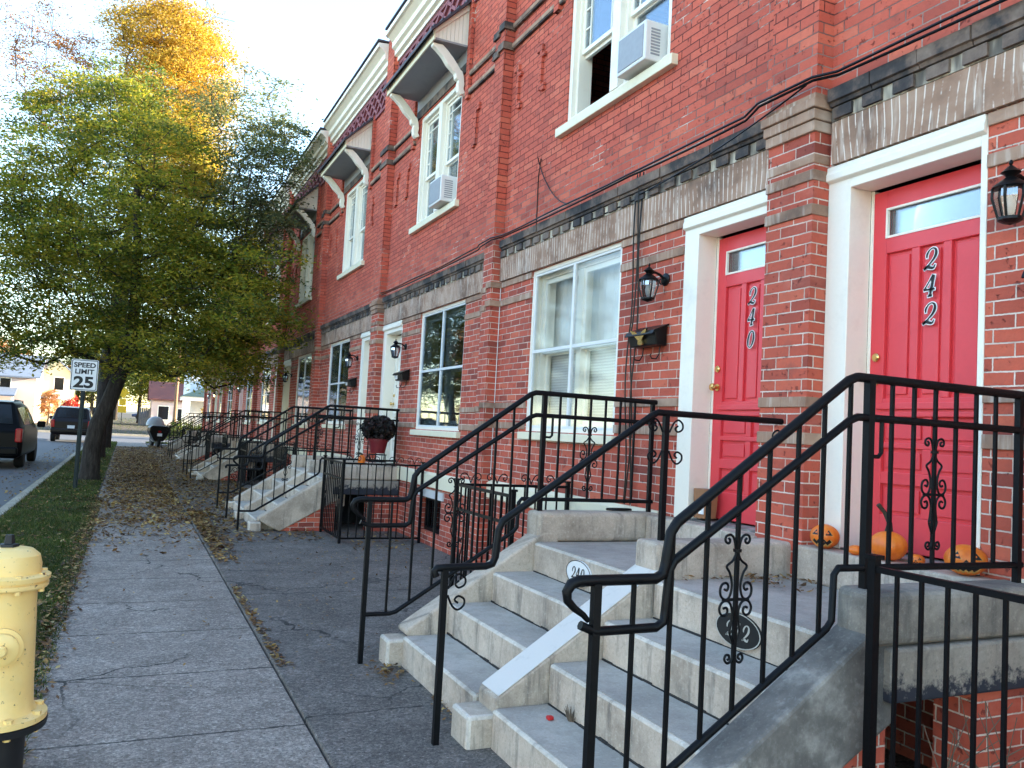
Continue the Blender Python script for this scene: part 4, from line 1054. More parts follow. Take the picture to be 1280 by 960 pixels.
# pumpkins
def pumpkin(name, label, loc, r, sq=.82, stem=0.0, face=None, rz=0, lie=0, group='halloween pumpkins'):
    t = thing(name, label, 'pumpkin', loc, rz, group)
    n = 48; prof = [(math.sin(a) * r, -math.cos(a) * r * sq + r * sq) for a in np.linspace(.02, math.pi - .02, 17)]
    mb = MB(); mb.lathe(prof, n=n, fn=lambda a, z: 1 - .10 * abs(math.cos(a * 5)) ** 8 + .02 * math.cos(a * 10)); obj('shell', mb, 'pumpkin_skin', t, smooth=70)
    if stem:
        mb = MB(); mb.tube([(0, 0, r * sq * 1.85), (.005, .0, r * sq * 2 + stem * .3), (-.02, .01, r * sq * 2 + stem * .7), (-.055, .02, r * sq * 2 + stem)], [.022, .013, .010, .012], 7); obj('stem', mb, 'stem_dark', t, smooth=True)
    if face:
        def patch(pts, off, mat, nm):
            mb = MB(); vs = []
            for (a, z) in pts:
                ca = math.sqrt(max(.05, 1 - ((z - r * sq) / (r * sq)) ** 2)); rr = r * ca * off
                vs.append((-rr * math.cos(a), -rr * math.sin(a), z))
            mb.add(vs, [tuple(range(len(vs)))]); obj(nm, mb, mat, t)
        zc = r * sq
        for a0 in (-.50, .50):
            patch([(a0 - .32, zc * 1.14), (a0 + .32, zc * 1.14), (a0, zc * 1.66)], 1.012, 'pumpkin_flesh', 'eye_rim'); patch([(a0 - .25, zc * 1.18), (a0 + .25, zc * 1.18), (a0 + .02, zc * 1.60)], 1.022, 'ink_black', 'eye')
        patch([(-.16, zc * .92), (.16, zc * .92), (0, zc * 1.16)], 1.02, 'ink_black', 'nose')
        m = []
        for i in range(9): m.append((-.72 + .18 * i, zc * (.86 if i % 2 else .66)))
        lo = [(-.6 + .15 * i, zc * (.36 if i % 2 else .52)) for i in range(9)]
        patch([(a * 1.12, z) for a, z in m] + [(a * 1.12, z - .01) for a, z in lo[::-1]], 1.010, 'pumpkin_flesh', 'mouth_rim'); patch(m + lo[::-1], 1.022, 'ink_black', 'mouth')
    return t
PB = .963
pumpkin('jack_o_lantern', 'jack-o-lantern with toothy grin at the foot of the white casing left of door 242', (3.51, 3.44, PB), .078, .85, 0, True, R(32))
pumpkin('pumpkin', 'uncarved pumpkin with tall dark stem in front of door 242', (3.52, 3.03, PB), .092, .80, .13)
pumpkin('jack_o_lantern', 'carved jack-o-lantern at the right foot of door 242, rightmost pumpkin', (3.53, 2.61, PB), .092, .76, 0, True, R(38))
pumpkin('gourd', 'small plain orange gourd between the grinning jack-o-lantern and tall-stemmed pumpkin', (3.50, 3.215, PB), .042, .6)
pumpkin('gourd', 'tiny pale carved gourd between the tall-stemmed pumpkin and rightmost jack-o-lantern', (3.52, 2.86, PB), .036, .8, 0, True, R(30))
tp = pumpkin('pumpkin', 'tall narrow pumpkin beside the flower stand on the chrysanthemum landing', (3.05, 11.62, .975 - .043), .055, 1.35, .03)
# planter box with a card beside door 240
t = thing('wooden_box', 'small brown box with a white card leaning at the left foot of door 240', 'box', (3.68, 4.70, .986))
mb = MB(); mb.prism([(-.07, 0), (.05, 0), (.06, .20), (-.09, .20)], 'x', -.06, .04); obj('box_body', mb, 'cardboard', t, bevel=.004)
mb = MB(); mb.box(-.066, -.061, -.065, -.01, .03, .13); obj('card', mb, 'sign_white', t)
mb = MB(); mb.box(-.068, -.066, -.05, -.028, .095, .105); mb.box(-.068, -.066, -.042, -.036, .055, .095); obj('card_print', mb, 'ink_black', t)
# potted chrysanthemum on a wire stand
t = thing('flower_stand', 'black wire plant stand holding the red flowerpot', 'plant stand', (3.27, 11.6, .975 - .043))
mb = MB()
for a in range(4):
    x, y = .13 * math.cos(a * math.pi / 2 + .78), .13 * math.sin(a * math.pi / 2 + .78); mb.tube([(x * 1.15, y * 1.15, 0), (x, y, .05), (x, y, .17)], .006, 5)
for z in (.16, .06): mb.tube([(.13 * math.cos(a), .13 * math.sin(a), z) for a in np.linspace(0, 2 * math.pi, 17)], .006, 5)
obj('frame', mb, 'iron', t)
mb = MB()
for s_ in (-1, 1): mb.tube([(-.13, s_ * (.02 + u), z) for u, z in ((0, .15), (.03, .11), (.07, .09), (.09, .12), (.06, .13), (.05, .11))], .005, 5)
obj('scroll', mb, 'iron', t)
t = thing('potted_chrysanthemum', 'dark chrysanthemum bush in a red pot on the landing of the white doors', 'potted plant', (3.27, 11.6, 1.10 - .043 + .055))
mb = MB(); mb.lathe([(0, 0), (.10, 0), (.135, .17), (.148, .17), (.15, .205), (.13, .205), (.12, .18), (0, .18)], n=24); obj('pot', mb, 'red_pot', t, smooth=30)
n = 2600; u = rng.normal(size=(n, 3)); u /= np.linalg.norm(u, axis=1)[:, None]; u[:, 2] *= .82
c = u * (.235 * rng.uniform(.72, 1.04, n))[:, None] * np.array([1, 1, .95]) + np.array([0, 0, .345])
def leafquads(c, size, rng, asp=.5, tilt=None):
    n = len(c); d = rng.normal(size=(n, 3)); d /= np.linalg.norm(d, axis=1)[:, None]
    e = rng.normal(size=(n, 3)); e -= d * (d * e).sum(1)[:, None]; e /= np.linalg.norm(e, axis=1)[:, None]
    s = (size * rng.uniform(.6, 1.3, n))[:, None]
    return np.stack([c - d * s, c + e * s * asp, c + d * s, c - e * s * asp], 1)
link('bush', quads_mesh('bush', leafquads(c, .026, rng, .8), 'leaf_mum'), t)
# cables on the wall
def cable(label, paths, r=.008, mat='black_enamel', name='cable'):
    mb = MB()
    for P in paths: mb.tube(P, r, 5)
    return tag(obj(name, mb, mat, smooth=70), label, 'cable')
def sag(p, q, d, n=14): return [tuple(p[i] + (q[i] - p[i]) * t + (-d * 4 * t * (1 - t) if i == 2 else 0) for i in range(3)) for t in np.linspace(0, 1, n + 1)]
P1 = sag((3.50, .2, 3.615), (3.47, 3.40, 3.600), .02) + [(3.415, 3.54, 3.605), (3.415, 3.99, 3.605)] + sag((3.49, 4.2, 3.60), (3.50, 5.6, 3.60), .01) + sag((3.50, 5.6, 3.60), (3.505, 8.1, 3.595), .012) + [(3.44, 8.24, 3.58), (3.44, 8.56, 3.56)] + sag((3.48, 8.7, 3.56), (3.48, 12.7, 3.56), .02)
cable('bundle of black cables running along the dark stone ledge above both red doors', [P1, [(x - .012, y, z + .022 + .008 * math.sin(y * 3)) for x, y, z in P1]], .0085)
cable('thin black cable sagging across the stone lintel course above door 240', [sag((3.42, 3.6, 3.60), (3.545, 5.5, 3.44), .04) + [(3.56, 5.6, 3.42), (3.56, 6.4, 3.40)]], .006)
drop = lambda o, ph: [(3.555 + .01 * math.sin(z * 5 + ph), 5.52 + o + .02 * math.sin(z * 3.1 + ph) * (1 if z < 2.4 else .3), z) for z in np.linspace(3.62, 1.0, 34)]
cable('black cables hanging down the brick between the big window and the mailbox', [drop(0, 0), drop(.05, 1.3), drop(-.035, 2.2)], .0065)
cable('black wire hooked on the upper wall above the ground floor window', [[(3.585, 7.44, 4.22), (3.57, 7.45, 4.29), (3.58, 7.40, 4.27), (3.59, 7.46, 4.1), (3.59, 7.45, 3.6)], sag((3.58, 7.42, 4.2), (3.575, 6.75, 3.66), .1)], .0055)
cable('thin white cable running down beside the brick pilaster', [[(3.592, 8.262, z) for z in np.linspace(3.45, 1.02, 12)]], .005, 'white_plastic')
cable('coil of dark cable lying on the curb under the big window', [[(3.3 + .10 * math.cos(a) * (1 + .1 * math.sin(3 * a)), 5.20 + .035 * math.sin(a), .985 + .004 * a / 6) for a in np.linspace(0, 12, 40)]], .007)
# dry weeds and litter
t = tag(obj('dry_weed', (lambda mb: [mb.tube([(2.7 + rng.uniform(0, .4), 2.15 + rng.uniform(-.05, .1), -.02)] + [(0, 0, 0)] * 0 + [(2.75 + rng.uniform(0, .45), 2.12 + rng.uniform(-.08, .12), rng.uniform(.15, .35)), (2.7 + rng.uniform(0, .55), 2.1 + rng.uniform(-.1, .1), rng.uniform(.4, .62))], [.004, .003, .0015], 4) for _ in range(16)] and mb)(MB()), 'twig'), 'dry leafless weed stems growing beside the dark opening under the landing', 'weed')
mb = MB()
for i in range(22):
    a = rng.uniform(0, 6.28); b = rng.uniform(.01, .035); mb.tube([(1.95 + b * .3 * math.cos(a), 3.40 + b * .3 * math.sin(a), .19), (1.95 + b * math.cos(a), 3.40 + b * math.sin(a), .19 + rng.uniform(.03, .08))], [.004, .0015], 4)
tag(obj('weed_tuft', mb, 'twig'), 'small dry weed tuft in the corner of the lowest step', 'weed')
mb = MB(); mb.box(1.845, 1.875, 3.425, 3.455, .197, .215); tag(obj('red_wrapper', mb, 'stop_red', bevel=.006), 'tiny red wrapper lying on the lowest step of 242', 'litter')

# ------------------------------------------------------------------ hydrant
t = thing('fire_hydrant', 'weathered yellow fire hydrant with black base at the left edge', 'fire hydrant', (-.402, 3.97, 0), R(12))
mb = MB(); mb.lathe([(0, -.1), (.118, -.1), (.118, .19), (.13, .20), (.19, .205), (.195, .232), (0, .232)], n=32); obj('lower_barrel', mb, 'hydrant_black', t, smooth=30)
mb = MB(); mb.lathe([(0, .236), (.19, .236), (.19, .258), (.15, .268), (.138, .29), (.133, .36), (.118, .72), (.118, .765), (0, .765)], n=36); obj('barrel', mb, 'hydrant_yellow', t, smooth=30)
mb = MB(); mb.lathe([(0, .765), (.152, .765), (.157, .772), (.157, .785), (.148, .79), (.148, .796), (.160, .798), (.162, .815), (.150, .822), (.126, .824), (.126, .86), (.117, .895), (.09, .918), (.045, .926), (0, .927)], n=36); obj('bonnet', mb, 'hydrant_yellow', t, smooth=35)
mb = MB(); mb.lathe([(0, .927), (.038, .927), (.036, .937), (.022, .94), (.016, .975), (0, .975)], n=5); obj('operating_nut', mb, 'hydrant_black', t)
mb = MB()
for i in range(8):
    a = i * math.pi / 4 + .2
    mb.lathe([(0, .258), (.017, .258), (.017, .275), (0, .275)], (.168 * math.cos(a), .168 * math.sin(a), 0), 6); mb.lathe([(0, .205), (.014, .192), (.014, .204)], (.165 * math.cos(a), .165 * math.sin(a), 0), 6)
    mb.lathe([(0, .815), (.013, .815), (.013, .828), (0, .828)], (.143 * math.cos(a), .143 * math.sin(a), 0), 6); mb.lathe([(0, .752), (.012, .752), (.012, .766), (0, .766)], (.143 * math.cos(a), .143 * math.sin(a), 0), 6)
objs('flange_bolt', mb, 'hydrant_yellow', t)
for az, nm, rr in ((-95, 'pumper_nozzle', .062), (175, 'hose_nozzle', .048), (0, 'hose_nozzle', .0)):
    if rr == 0: continue
    mb = MB(); mb.lathe([(0, .08), (rr + .012, .10), (rr + .010, .135), (rr + .016, .137), (rr + .016, .15), (rr, .152), (rr, .175), (rr - .012, .182), (.022, .184), (.022, .205), (.015, .212), (0, .213)], n=20)
    mb.xf(Matrix.Translation((0, 0, .55)) @ Matrix.Rotation(R(az), 4, 'Z') @ Matrix.Rotation(R(90), 4, 'Y')); obj(nm, mb, 'hydrant_yellow', t, smooth=35)

# ------------------------------------------------------------------ speed limit sign
t = thing('speed_limit_sign', 'white SPEED LIMIT 25 sign on a green steel post by the kerb', 'road sign', (-.815, 18.0, 0), R(-3))
mb = MB(); mb.prism([(-.04, .0), (-.04, -.012), (-.02, -.012), (-.015, -.035), (.015, -.035), (.02, -.012), (.04, -.012), (.04, 0), (.012, -.0), (.008, -.02), (-.008, -.02), (-.012, 0)], 'z', -.05, 2.45); obj('post', mb, 'galv', t)
def rrect(w, h, r, n=5):
    P = []
    for cx_, cz_, a0 in ((w - r, h - r, 0), (-w + r, h - r, 90), (-w + r, -h + r, 180), (w - r, -h + r, 270)):
        for i in range(n + 1):
            a = R(a0 + 90 * i / n); P.append((cx_ + r * math.cos(a), cz_ + r * math.sin(a)))
    return P
mb = MB(); mb.prism(rrect(.235, .30, .03), 'y', -.042, -.039); sg = obj('sign_plate', mb, 'sign_white', t, loc=(.0, 0, 2.17))
mb = MB(); Po = rrect(.224, .289, .026); Pi = rrect(.212, .277, .02); n = len(Po)
mb.add([(a, -.0435, b) for a, b in Po] + [(a, -.0435, b) for a, b in Pi], [(i, (i + 1) % n, n + (i + 1) % n, n + i) for i in range(n)]); obj('border', mb, 'ink_black', sg)
for s_, sz, z, off, sx in (('SPEED', .125, .150, .004, 1.12), ('LIMIT', .125, .025, .004, 1.12), ('25', .29, -.235, .011, 1.22)):
    me = text_mesh(s_, sz, off, sx); me.transform(Matrix.Translation((0, -.0437, z)) @ Matrix.Rotation(R(90), 4, 'X')); me.materials.clear(); me.materials.append(M['ink_black']); link('lettering', me, sg)

# ------------------------------------------------------------------ vehicles
def wheel(par, x, y, r=.33, w=.22, zc=0):
    mb = MB(); mb.lathe([(.20, -w / 2), (r - .03, -w / 2), (r, -w / 2 + .03), (r, w / 2 - .03), (r - .03, w / 2), (.20, w / 2)], n=24); mb.xf(Matrix.Translation((x, y, r + zc)) @ Matrix.Rotation(R(90), 4, 'Y')); wh = obj('wheel', mb, 'rubber', par, smooth=40)
    mb = MB(); mb.lathe([(0, -w / 2 + .02), (.21, -w / 2 + .02), (.21, w / 2 - .015), (.06, w / 2 - .03), (0, w / 2 - .02)], n=20); mb.xf(Matrix.Translation((x, y, r + zc)) @ Matrix.Rotation(R(90 if x > 0 else -90), 4, 'Y')); obj('rim', mb, 'chrome', wh, smooth=40)
def vehicle(name, label, cat, loc, rz, secs, paint, plate=True, wy=(.85, 3.7), wr=.34, hw=.86, lights='tall', group='cars on the street', rear=True, glass_secs=((1, 2), (4, 5)), rack=False):
    t = thing(name, label, cat, loc, rz, group)
    mb = MB(); vs = []; m = 12
    for (y, zb, zl, zt, wl, wt) in secs:
        half = [(wl * .86, zb), (wl * .99, zb + .10), (wl, (zb + zl) / 2), (wl * .985, zl), (wt, zl + (zt - zl) * .90), (wt * .88, zt)]
        vs += [(x, y, z) for x, z in half] + [(-x, y, z) for x, z in half[::-1]]
    fs = []
    for i in range(len(secs) - 1):
        for k_ in range(m): k2 = (k_ + 1) % m; fs.append((i * m + k_, i * m + k2, (i + 1) * m + k2, (i + 1) * m + k_))
    fs += [tuple(range(m))[::-1], tuple((len(secs) - 1) * m + k_ for k_ in range(m))]
    mb.add(vs, [f[::-1] for f in fs]); o = obj('body', mb, paint, t, smooth=32)
    b = o.modifiers.new('bevel', 'BEVEL'); b.width = .03; b.segments = 2; b.limit_method = 'ANGLE'; b.angle_limit = R(25)
    def win(nm, P, off, mat='car_glass'):
        P = [Vector(p) for p in P]; nrm = (P[1] - P[0]).cross(P[2] - P[0]).normalized(); c_ = sum(P, Vector()) / len(P)
        if nrm.dot(c_ - Vector((0, (secs[0][0] + secs[-1][0]) / 2, c_.z))) < 0: nrm = -nrm
        q = MB(); n_ = len(P); V = [p + nrm * off for p in P] + [p - nrm * .02 for p in P]
        q.add(V, [tuple(range(n_)), tuple(range(2 * n_ - 1, n_ - 1, -1))] + [(i, n_ + i, n_ + (i + 1) % n_, (i + 1) % n_) for i in range(n_)]); return obj(nm, q, mat, t)
    def P_(i, side, f):   # point on the greenhouse side between beltline and roof
        y, zb, zl, zt, wl, wt = secs[i]; return (side * (wl * .985 + (wt - wl * .985) * f), y, zl + (zt - zl) * .90 * f)
    for nm, (i, j) in zip(('rear_window', 'windscreen'), glass_secs):
        (y0, _, zl0, zt0, wl0, wt0), (y1, _, zl1, zt1, wl1, wt1) = secs[i], secs[j]
        lerp = lambda a, b_, f: a + (b_ - a) * f
        za, zb_ = (zt0, zt1); 
        A_, B_ = (.10, .88)
        wA = lerp(wt0, wt1, A_) * .84; wB = lerp(wt0, wt1, B_) * .84
        win(nm, [(-wA, lerp(y0, y1, A_), lerp(za, zb_, A_)), (wA, lerp(y0, y1, A_), lerp(za, zb_, A_)), (wB, lerp(y0, y1, B_), lerp(za, zb_, B_)), (-wB, lerp(y0, y1, B_), lerp(za, zb_, B_))], .012)
    for side in (-1, 1):
        i, j = glass_secs[0][1], glass_secs[1][0]
        for q in range(i, j):
            a0, b0 = .12, .86
            pa, pb, pc, pd = P_(q, side, a0), P_(q + 1, side, a0), P_(q + 1, side, b0), P_(q, side, b0)
            sh = lambda p, y: (p[0], p[1] + y, p[2])
            win('side_window', [sh(pa, .06), sh(pb, -.06), sh(pc, -.06), sh(pd, .06)], .01)
        for y in wy: wheel(t, side * hw, y, wr)
        y, zb, zl, zt, wl, wt = secs[1]
        mb = MB()
        if lights == 'tall': mb.box(side * (wl - .17), side * (wl - .01), y - .16, y + .10, zl - .33, zl + .03)
        else: mb.box(side * (wl - .28), side * (wl - .02), secs[0][0] - .012, secs[0][0] + .1, zl - .16, zl - .02)
        obj('tail_light', mb, 'tail_red', t, bevel=.03)
        ym = secs[glass_secs[1][0]][0] + .30; mb = MB(); mb.box(side * .98, side * 1.20, ym, ym + .10, zl + .02, zl + .20); obj('wing_mirror', mb, paint, t, bevel=.04, seg=3)
    y0 = secs[0][0]
    mb = MB(); mb.box(-.9, .9, y0 - .09, y0 + .06, secs[0][1] + .04, secs[0][1] + .25); obj('bumper', mb, paint, t, bevel=.05, seg=3)
    if plate:
        mb = MB(); mb.box(-.16, .16, y0 - .105, y0 - .07, secs[0][1] + .27, secs[0][1] + .42); obj('licence_plate', mb, 'sign_white', t)
    if rack:
        for side in (-1, 1):
            mb = MB(); mb.tube([(side * .62, 1.0, secs[2][3] + .0), (side * .62, 1.1, secs[2][3] + .06), (side * .62, 2.9, secs[2][3] + .05), (side * .62, 3.0, secs[2][3] - .02)], .018, 6); obj('roof_rail', mb, 'black_enamel', t)
    return t
VAN = [(0, .32, .88, .96, .90, .86), (.10, .27, 1.03, 1.10, .98, .88), (.42, .27, 1.07, 1.74, .99, .72), (1.9, .27, 1.07, 1.79, .99, .74), (3.2, .27, 1.05, 1.70, .99, .72), (4.15, .27, 1.0, 1.12, .97, .84), (5.0, .35, .78, .84, .90, .80)]
vehicle('minivan', 'dark minivan seen from behind, cut by the left edge', 'van', (-3.42, 25.0, -.13), 0, VAN, 'van_paint', rack=True, wy=(.95, 4.0))
SUV = [(0, .42, .98, 1.04, .86, .80), (.08, .36, 1.06, 1.14, .90, .80), (.28, .36, 1.10, 1.72, .91, .70), (1.7, .36, 1.10, 1.78, .91, .72), (2.5, .36, 1.08, 1.70, .91, .70), (3.1, .36, 1.06, 1.14, .90, .80), (4.4, .42, .92, .98, .86, .78)]
vehicle('parked_suv', 'dark red boxy SUV farther up the road, partly behind the sign post', 'car', (-2.50, 46.5, -.13), 0, SUV, 'suv_paint', rack=True, wy=(.8, 3.5), hw=.80)
SED = [(0, .35, .80, .86, .82, .76), (.12, .30, .92, .97, .88, .78), (.95, .30, .96, 1.00, .90, .76), (1.6, .30, .96, 1.42, .90, .62), (2.6, .30, .94, 1.40, .90, .62), (3.4, .30, .92, .98, .89, .76), (4.6, .36, .72, .76, .82, .70)]
vehicle('parked_car', 'dark blue sedan parked across the far end of the street', 'car', (5.2, 140, .55), R(80), SED, 'blue_paint', lights='flat', glass_secs=((2, 3), (4, 5)), plate=False)
vehicle('parked_car', 'dark sedan parked beyond the tree trunks, behind the yellow signs', 'car', (-2.6, 138, .62), R(86), SED, 'black_enamel', lights='flat', glass_secs=((2, 3), (4, 5)), plate=False)
# motorcycle parked at the end of the row
t = thing('motorcycle', 'dark motorcycle with big grey windscreen parked on the pavement', 'motorcycle', (1.30, 40.5, 0), R(8))
for y in (.0, 1.5):
    mb = MB(); mb.lathe([(.20, -.06), (.29, -.065), (.32, -.03), (.32, .03), (.29, .065), (.20, .06)], n=24); mb.xf(Matrix.Translation((0, y, .32)) @ Matrix.Rotation(R(90), 4, 'Y')); obj('wheel', mb, 'rubber', t, smooth=40)
mb = MB(); mb.tube([(0, -.15, .55), (0, .2, .72), (0, .6, .74), (0, .95, .85), (0, 1.25, .80)], [.12, .17, .17, .19, .10], 10); obj('body', mb, 'black_enamel', t, smooth=50)
mb = MB(); mb.tube([(0, .35, .35), (0, .75, .40), (0, 1.05, .42)], [.12, .2, .14], 8); obj('engine', mb, 'grey_plastic', t, smooth=50)
for s_ in (-1, 1):
    mb = MB(); mb.tube([(s_ * .05, 1.2, 1.0), (s_ * .3, 1.1, 1.04), (s_ * .44, .95, 1.0)], .016, 6); obj('handlebar', mb, 'black_enamel', t)
    mb = MB(); mb.tube([(s_ * .08, 1.5, .32), (s_ * .08, 1.25, .95)], .025, 6); obj('fork', mb, 'chrome', t)
mb = MB(); mb.prism([(-.20, .30), (.20, .30), (.34, .55), (.42, .72), (.42, .90), (.30, .98), (-.30, .98), (-.42, .90), (-.42, .72), (-.34, .55)], 'y', -.30, .42); obj('pannier', mb, 'black_enamel', t, bevel=.05, seg=3)
mb = MB(); mb.lathe([(.40, 0), (.40, .06), (.37, .18), (.29, .31), (.16, .40), (0, .43)], (0, .95, .96), 24, 1, .55); obj('windscreen', mb, 'windscreen_grey', t, smooth=60)
mb = MB(); mb.box(-.10, .10, -.36, -.34, .52, .64); obj('licence_plate', mb, 'sign_white', t)
mb = MB(); mb.box(-.06, .06, -.33, -.25, .68, .76); obj('tail_light', mb, 'tail_red', t)
# ------------------------------------------------------------------ ground
def gz(y): return -.145 if y < 66 else -.145 + min(1, (y - 66) / 70) * .68 + max(0, y - 136) * .004
YS = [-40, -10, 0, 20, 40, 66, 80, 100, 120, 136, 200, 320, 600]
def sheet(name, x0, x1, y0, y1, dz, mat, kind='structure'):
    ys = [y0] + [y for y in YS if y0 < y < y1] + [y1]; mb = MB()
    vs = [(x, y, gz(y) + dz) for y in ys for x in (x0, x1)]
    mb.add(vs, [(2 * i, 2 * i + 1, 2 * i + 3, 2 * i + 2) for i in range(len(ys) - 1)]); return tag(obj(name, mb, mat), kind=kind)
sheet('ground', -400, 400, -40, 600, 0, 'ground_mat')
sheet('road', -10.6, -1.6, -40, 47, .006, 'asphalt')
sheet('cross_street', -80, 80, 47, 64, .006, 'asphalt')
YE = A0 + PERIOD * 4 + HW
def slab(name, x0, x1, y0, y1, z1, mat, bev=0): 
    mb = MB(); mb.box(x0, x1, y0, y1, -.3, z1); return tag(obj(name, mb, mat, bevel=bev), kind='structure')
slab('pavement', -.36, .915, -12, 46.2, 0.0, 'paving', .006)
slab('forecourt', .925, 3.62, -12, YE, .014, 'forecourt', .008)
slab('verge', -1.45, -.362, -12, 46.2, -.022, 'soil')
slab('kerb', -1.60, -1.452, -12, 46.6, .012, 'kerb_stone', .02)
slab('kerb', -10.75, -10.6, -12, 46.6, .0, 'kerb_stone', .02)
slab('pavement', -14, -10.752, -12, 46.6, -.01, 'paving')
slab('corner_lawn', .93, 30, YE + .02, 46.8, .0, 'soil')
mb = MB()
for a, b in ((64, 64.3),): mb.box(-80, 80, a, b, -.2, .0)
tag(obj('kerb', mb, 'kerb_stone'), kind='structure')
sheet('lawn', -80, 80, 66, 300, .006, 'soil')
def gblades(n, xr, yr, h, z0, seed, power=1.0):
    r = np.random.default_rng(seed); x = r.uniform(*xr, n); y = yr[0] + (yr[1] - yr[0]) * r.uniform(0, 1, n) ** power
    # worn towards the pavement edge and under the trees
    z = np.full(n, z0); hh = h * r.uniform(.45, 1.25, n) * (1 + .0 * x); a = r.uniform(0, 6.28, n); w = .0035 * (1 + y * .045)
    lean = r.normal(0, .5, (n, 2)) * hh[:, None]
    dx, dy = np.cos(a) * w, np.sin(a) * w
    b0 = np.stack([x - dx, y - dy, z], 1); b1 = np.stack([x + dx, y + dy, z], 1)
    t1 = np.stack([x + dx * .3 + lean[:, 0], y + dy * .3 + lean[:, 1], z + hh], 1); t0 = np.stack([x - dx * .3 + lean[:, 0], y - dy * .3 + lean[:, 1], z + hh], 1)
    return np.stack([b0, b1, t1, t0], 1)
V = np.concatenate([gblades(46000, (-1.45, -.40), (2.0, 14), .05, -.022, 1, 1.2), gblades(34000, (-1.45, -.40), (12, 46), .06, -.022, 2, 1.2), gblades(7000, (-.44, -.30), (3.0, 16), .035, -.01, 4, 1.3)])
tag(link('grass', quads_mesh('grass', V, 'grass')), kind='stuff', label='short green grass on the verge between pavement and kerb', cat='grass')
V = np.concatenate([gblades(30000, (-70, 60), (66, 150), .12, .0, 6, 1.3) + np.array([0, 0, 0.0]), gblades(14000, (.93, 20), (YE + .1, 46.7), .08, 0, 7)])
V[:, :, 2] += np.maximum(0, np.minimum(1, (V[:, :, 1] - 66) / 70) * .68) - .145 * (V[:, :, 1] > 60)
tag(link('lawn_grass', quads_mesh('lawn_grass', V, 'grass')), kind='stuff', label='sunlit grass beyond the cross street', cat='grass')
# fallen leaves
def litter(n, fx, fy, z0, size, seed):
    r = np.random.default_rng(seed); x = fx(r, n); y = fy(r, n); c = np.stack([x, y, z0 + r.uniform(0.004, .028, n)], 1)
    a = r.uniform(0, 6.28, n); s = size * r.uniform(.5, 1.3, n); tl = r.normal(0, .28, (n, 2))
    d = np.stack([np.cos(a), np.sin(a), tl[:, 0]], 1) * s[:, None]; e = np.stack([-np.sin(a), np.cos(a), tl[:, 1]], 1) * (s * r.uniform(.35, .6, n))[:, None]
    q = np.stack([c - d, c + e, c + d, c - e], 1); q[:, :, 2] = np.maximum(q[:, :, 2], z0 + .003); return q
U = lambda a, b: (lambda r, n: r.uniform(a, b, n))
TR = lambda a, b, p: (lambda r, n: a + (b - a) * r.uniform(0, 1, n) ** p)
L = [litter(26000, TR(-.36, .92, .75), TR(12.4, 40, .8), 0, .038, 1), litter(14000, U(.93, 2.4), TR(10.5, 42, .9), .014, .038, 2), litter(900, U(-.36, .92), TR(9.2, 13, .4), 0, .032, 3),
     litter(5200, U(-1.45, -.36), TR(3, 40, .95), .0, .030, 4), litter(2600, (lambda r, n: -.36 + r.normal(0, .06, n)), TR(3.8, 16, .75), 0, .024, 5), litter(330, (lambda r, n: .935 + np.abs(r.normal(0, .035, n))), TR(5.2, 7.8, 1), .006, .022, 6), litter(1500, (lambda r, n: .95 + np.abs(r.normal(0, .12, n))), TR(8.8, 14, .6), .014, .034, 7),
     litter(900, U(.95, 3.3), TR(4, 12.5, .6), .014, .015, 8), litter(60, U(-.3, .9), TR(3, 9, 1), 0, .016, 9), litter(110, (lambda r, n: r.normal(1.55, .07, n)), (lambda r, n: r.normal(4.95, .10, n)), .014, .018, 10), litter(70, (lambda r, n: r.normal(1.64, .03, n)), U(3.95, 4.4), .014, .014, 11), litter(1000, U(-2.6, -1.62), U(14, 45), -.138, .035, 12),
     litter(160, U(2.55, 3.5), U(9.6, 11.4), .014, .03, 13), litter(40, U(2.6, 3.4), U(3.6, 3.66), .775, .02, 14), litter(110, U(3.0, 3.44), (lambda r, n: 3.3 + np.abs(r.normal(0, .2, n)) * -1 + .3), .775, .018, 15)]
tag(link('fallen_leaves', quads_mesh('fallen_leaves', np.concatenate(L), 'leaf_fallen')), kind='stuff', label='brown and yellow fallen leaves over the pavement and verge', cat='leaves')

# ------------------------------------------------------------------ trees
def grow(trunk, centers, rng, r_tip=.006, pull=.12):
    """attach each cluster centre to the nearest skeleton node; returns nodes, parents, radius"""
    nodes = [np.array(p, float) for p in trunk]; par = [-1] + list(range(len(trunk) - 1)); 
    order = np.argsort([min(np.linalg.norm(c - t) for t in nodes) for c in centers])
    for i in order:
        c = centers[i]; N = np.array(nodes); d = N - c
        w = np.linalg.norm(d, axis=1) + .55 * np.maximum(0, N[:, 2] - c[2] + .3)
        w[0] += 50
        j = int(np.argmin(w)); p = nodes[j]; L = np.linalg.norm(c - p); k = max(1, int(L / .45))
        prev = j; jit = rng.normal(0, .045 * L / max(1, k), (k, 3))
        for q in range(1, k + 1):
            f = q / k; x = p + (c - p) * f + (jit[q - 1] if q < k else 0); x[2] += pull * L * f * (1 - f)
            nodes.append(x); par.append(prev); prev = len(nodes) - 1
    load = np.zeros(len(nodes))
    kids = [0] * len(nodes)
    for i in range(len(nodes) - 1, 0, -1):
        if load[i] == 0: load[i] = 1
        load[par[i]] += load[i]
    rad = r_tip * np.power(np.maximum(load, 1), .43)
    return nodes, par, rad
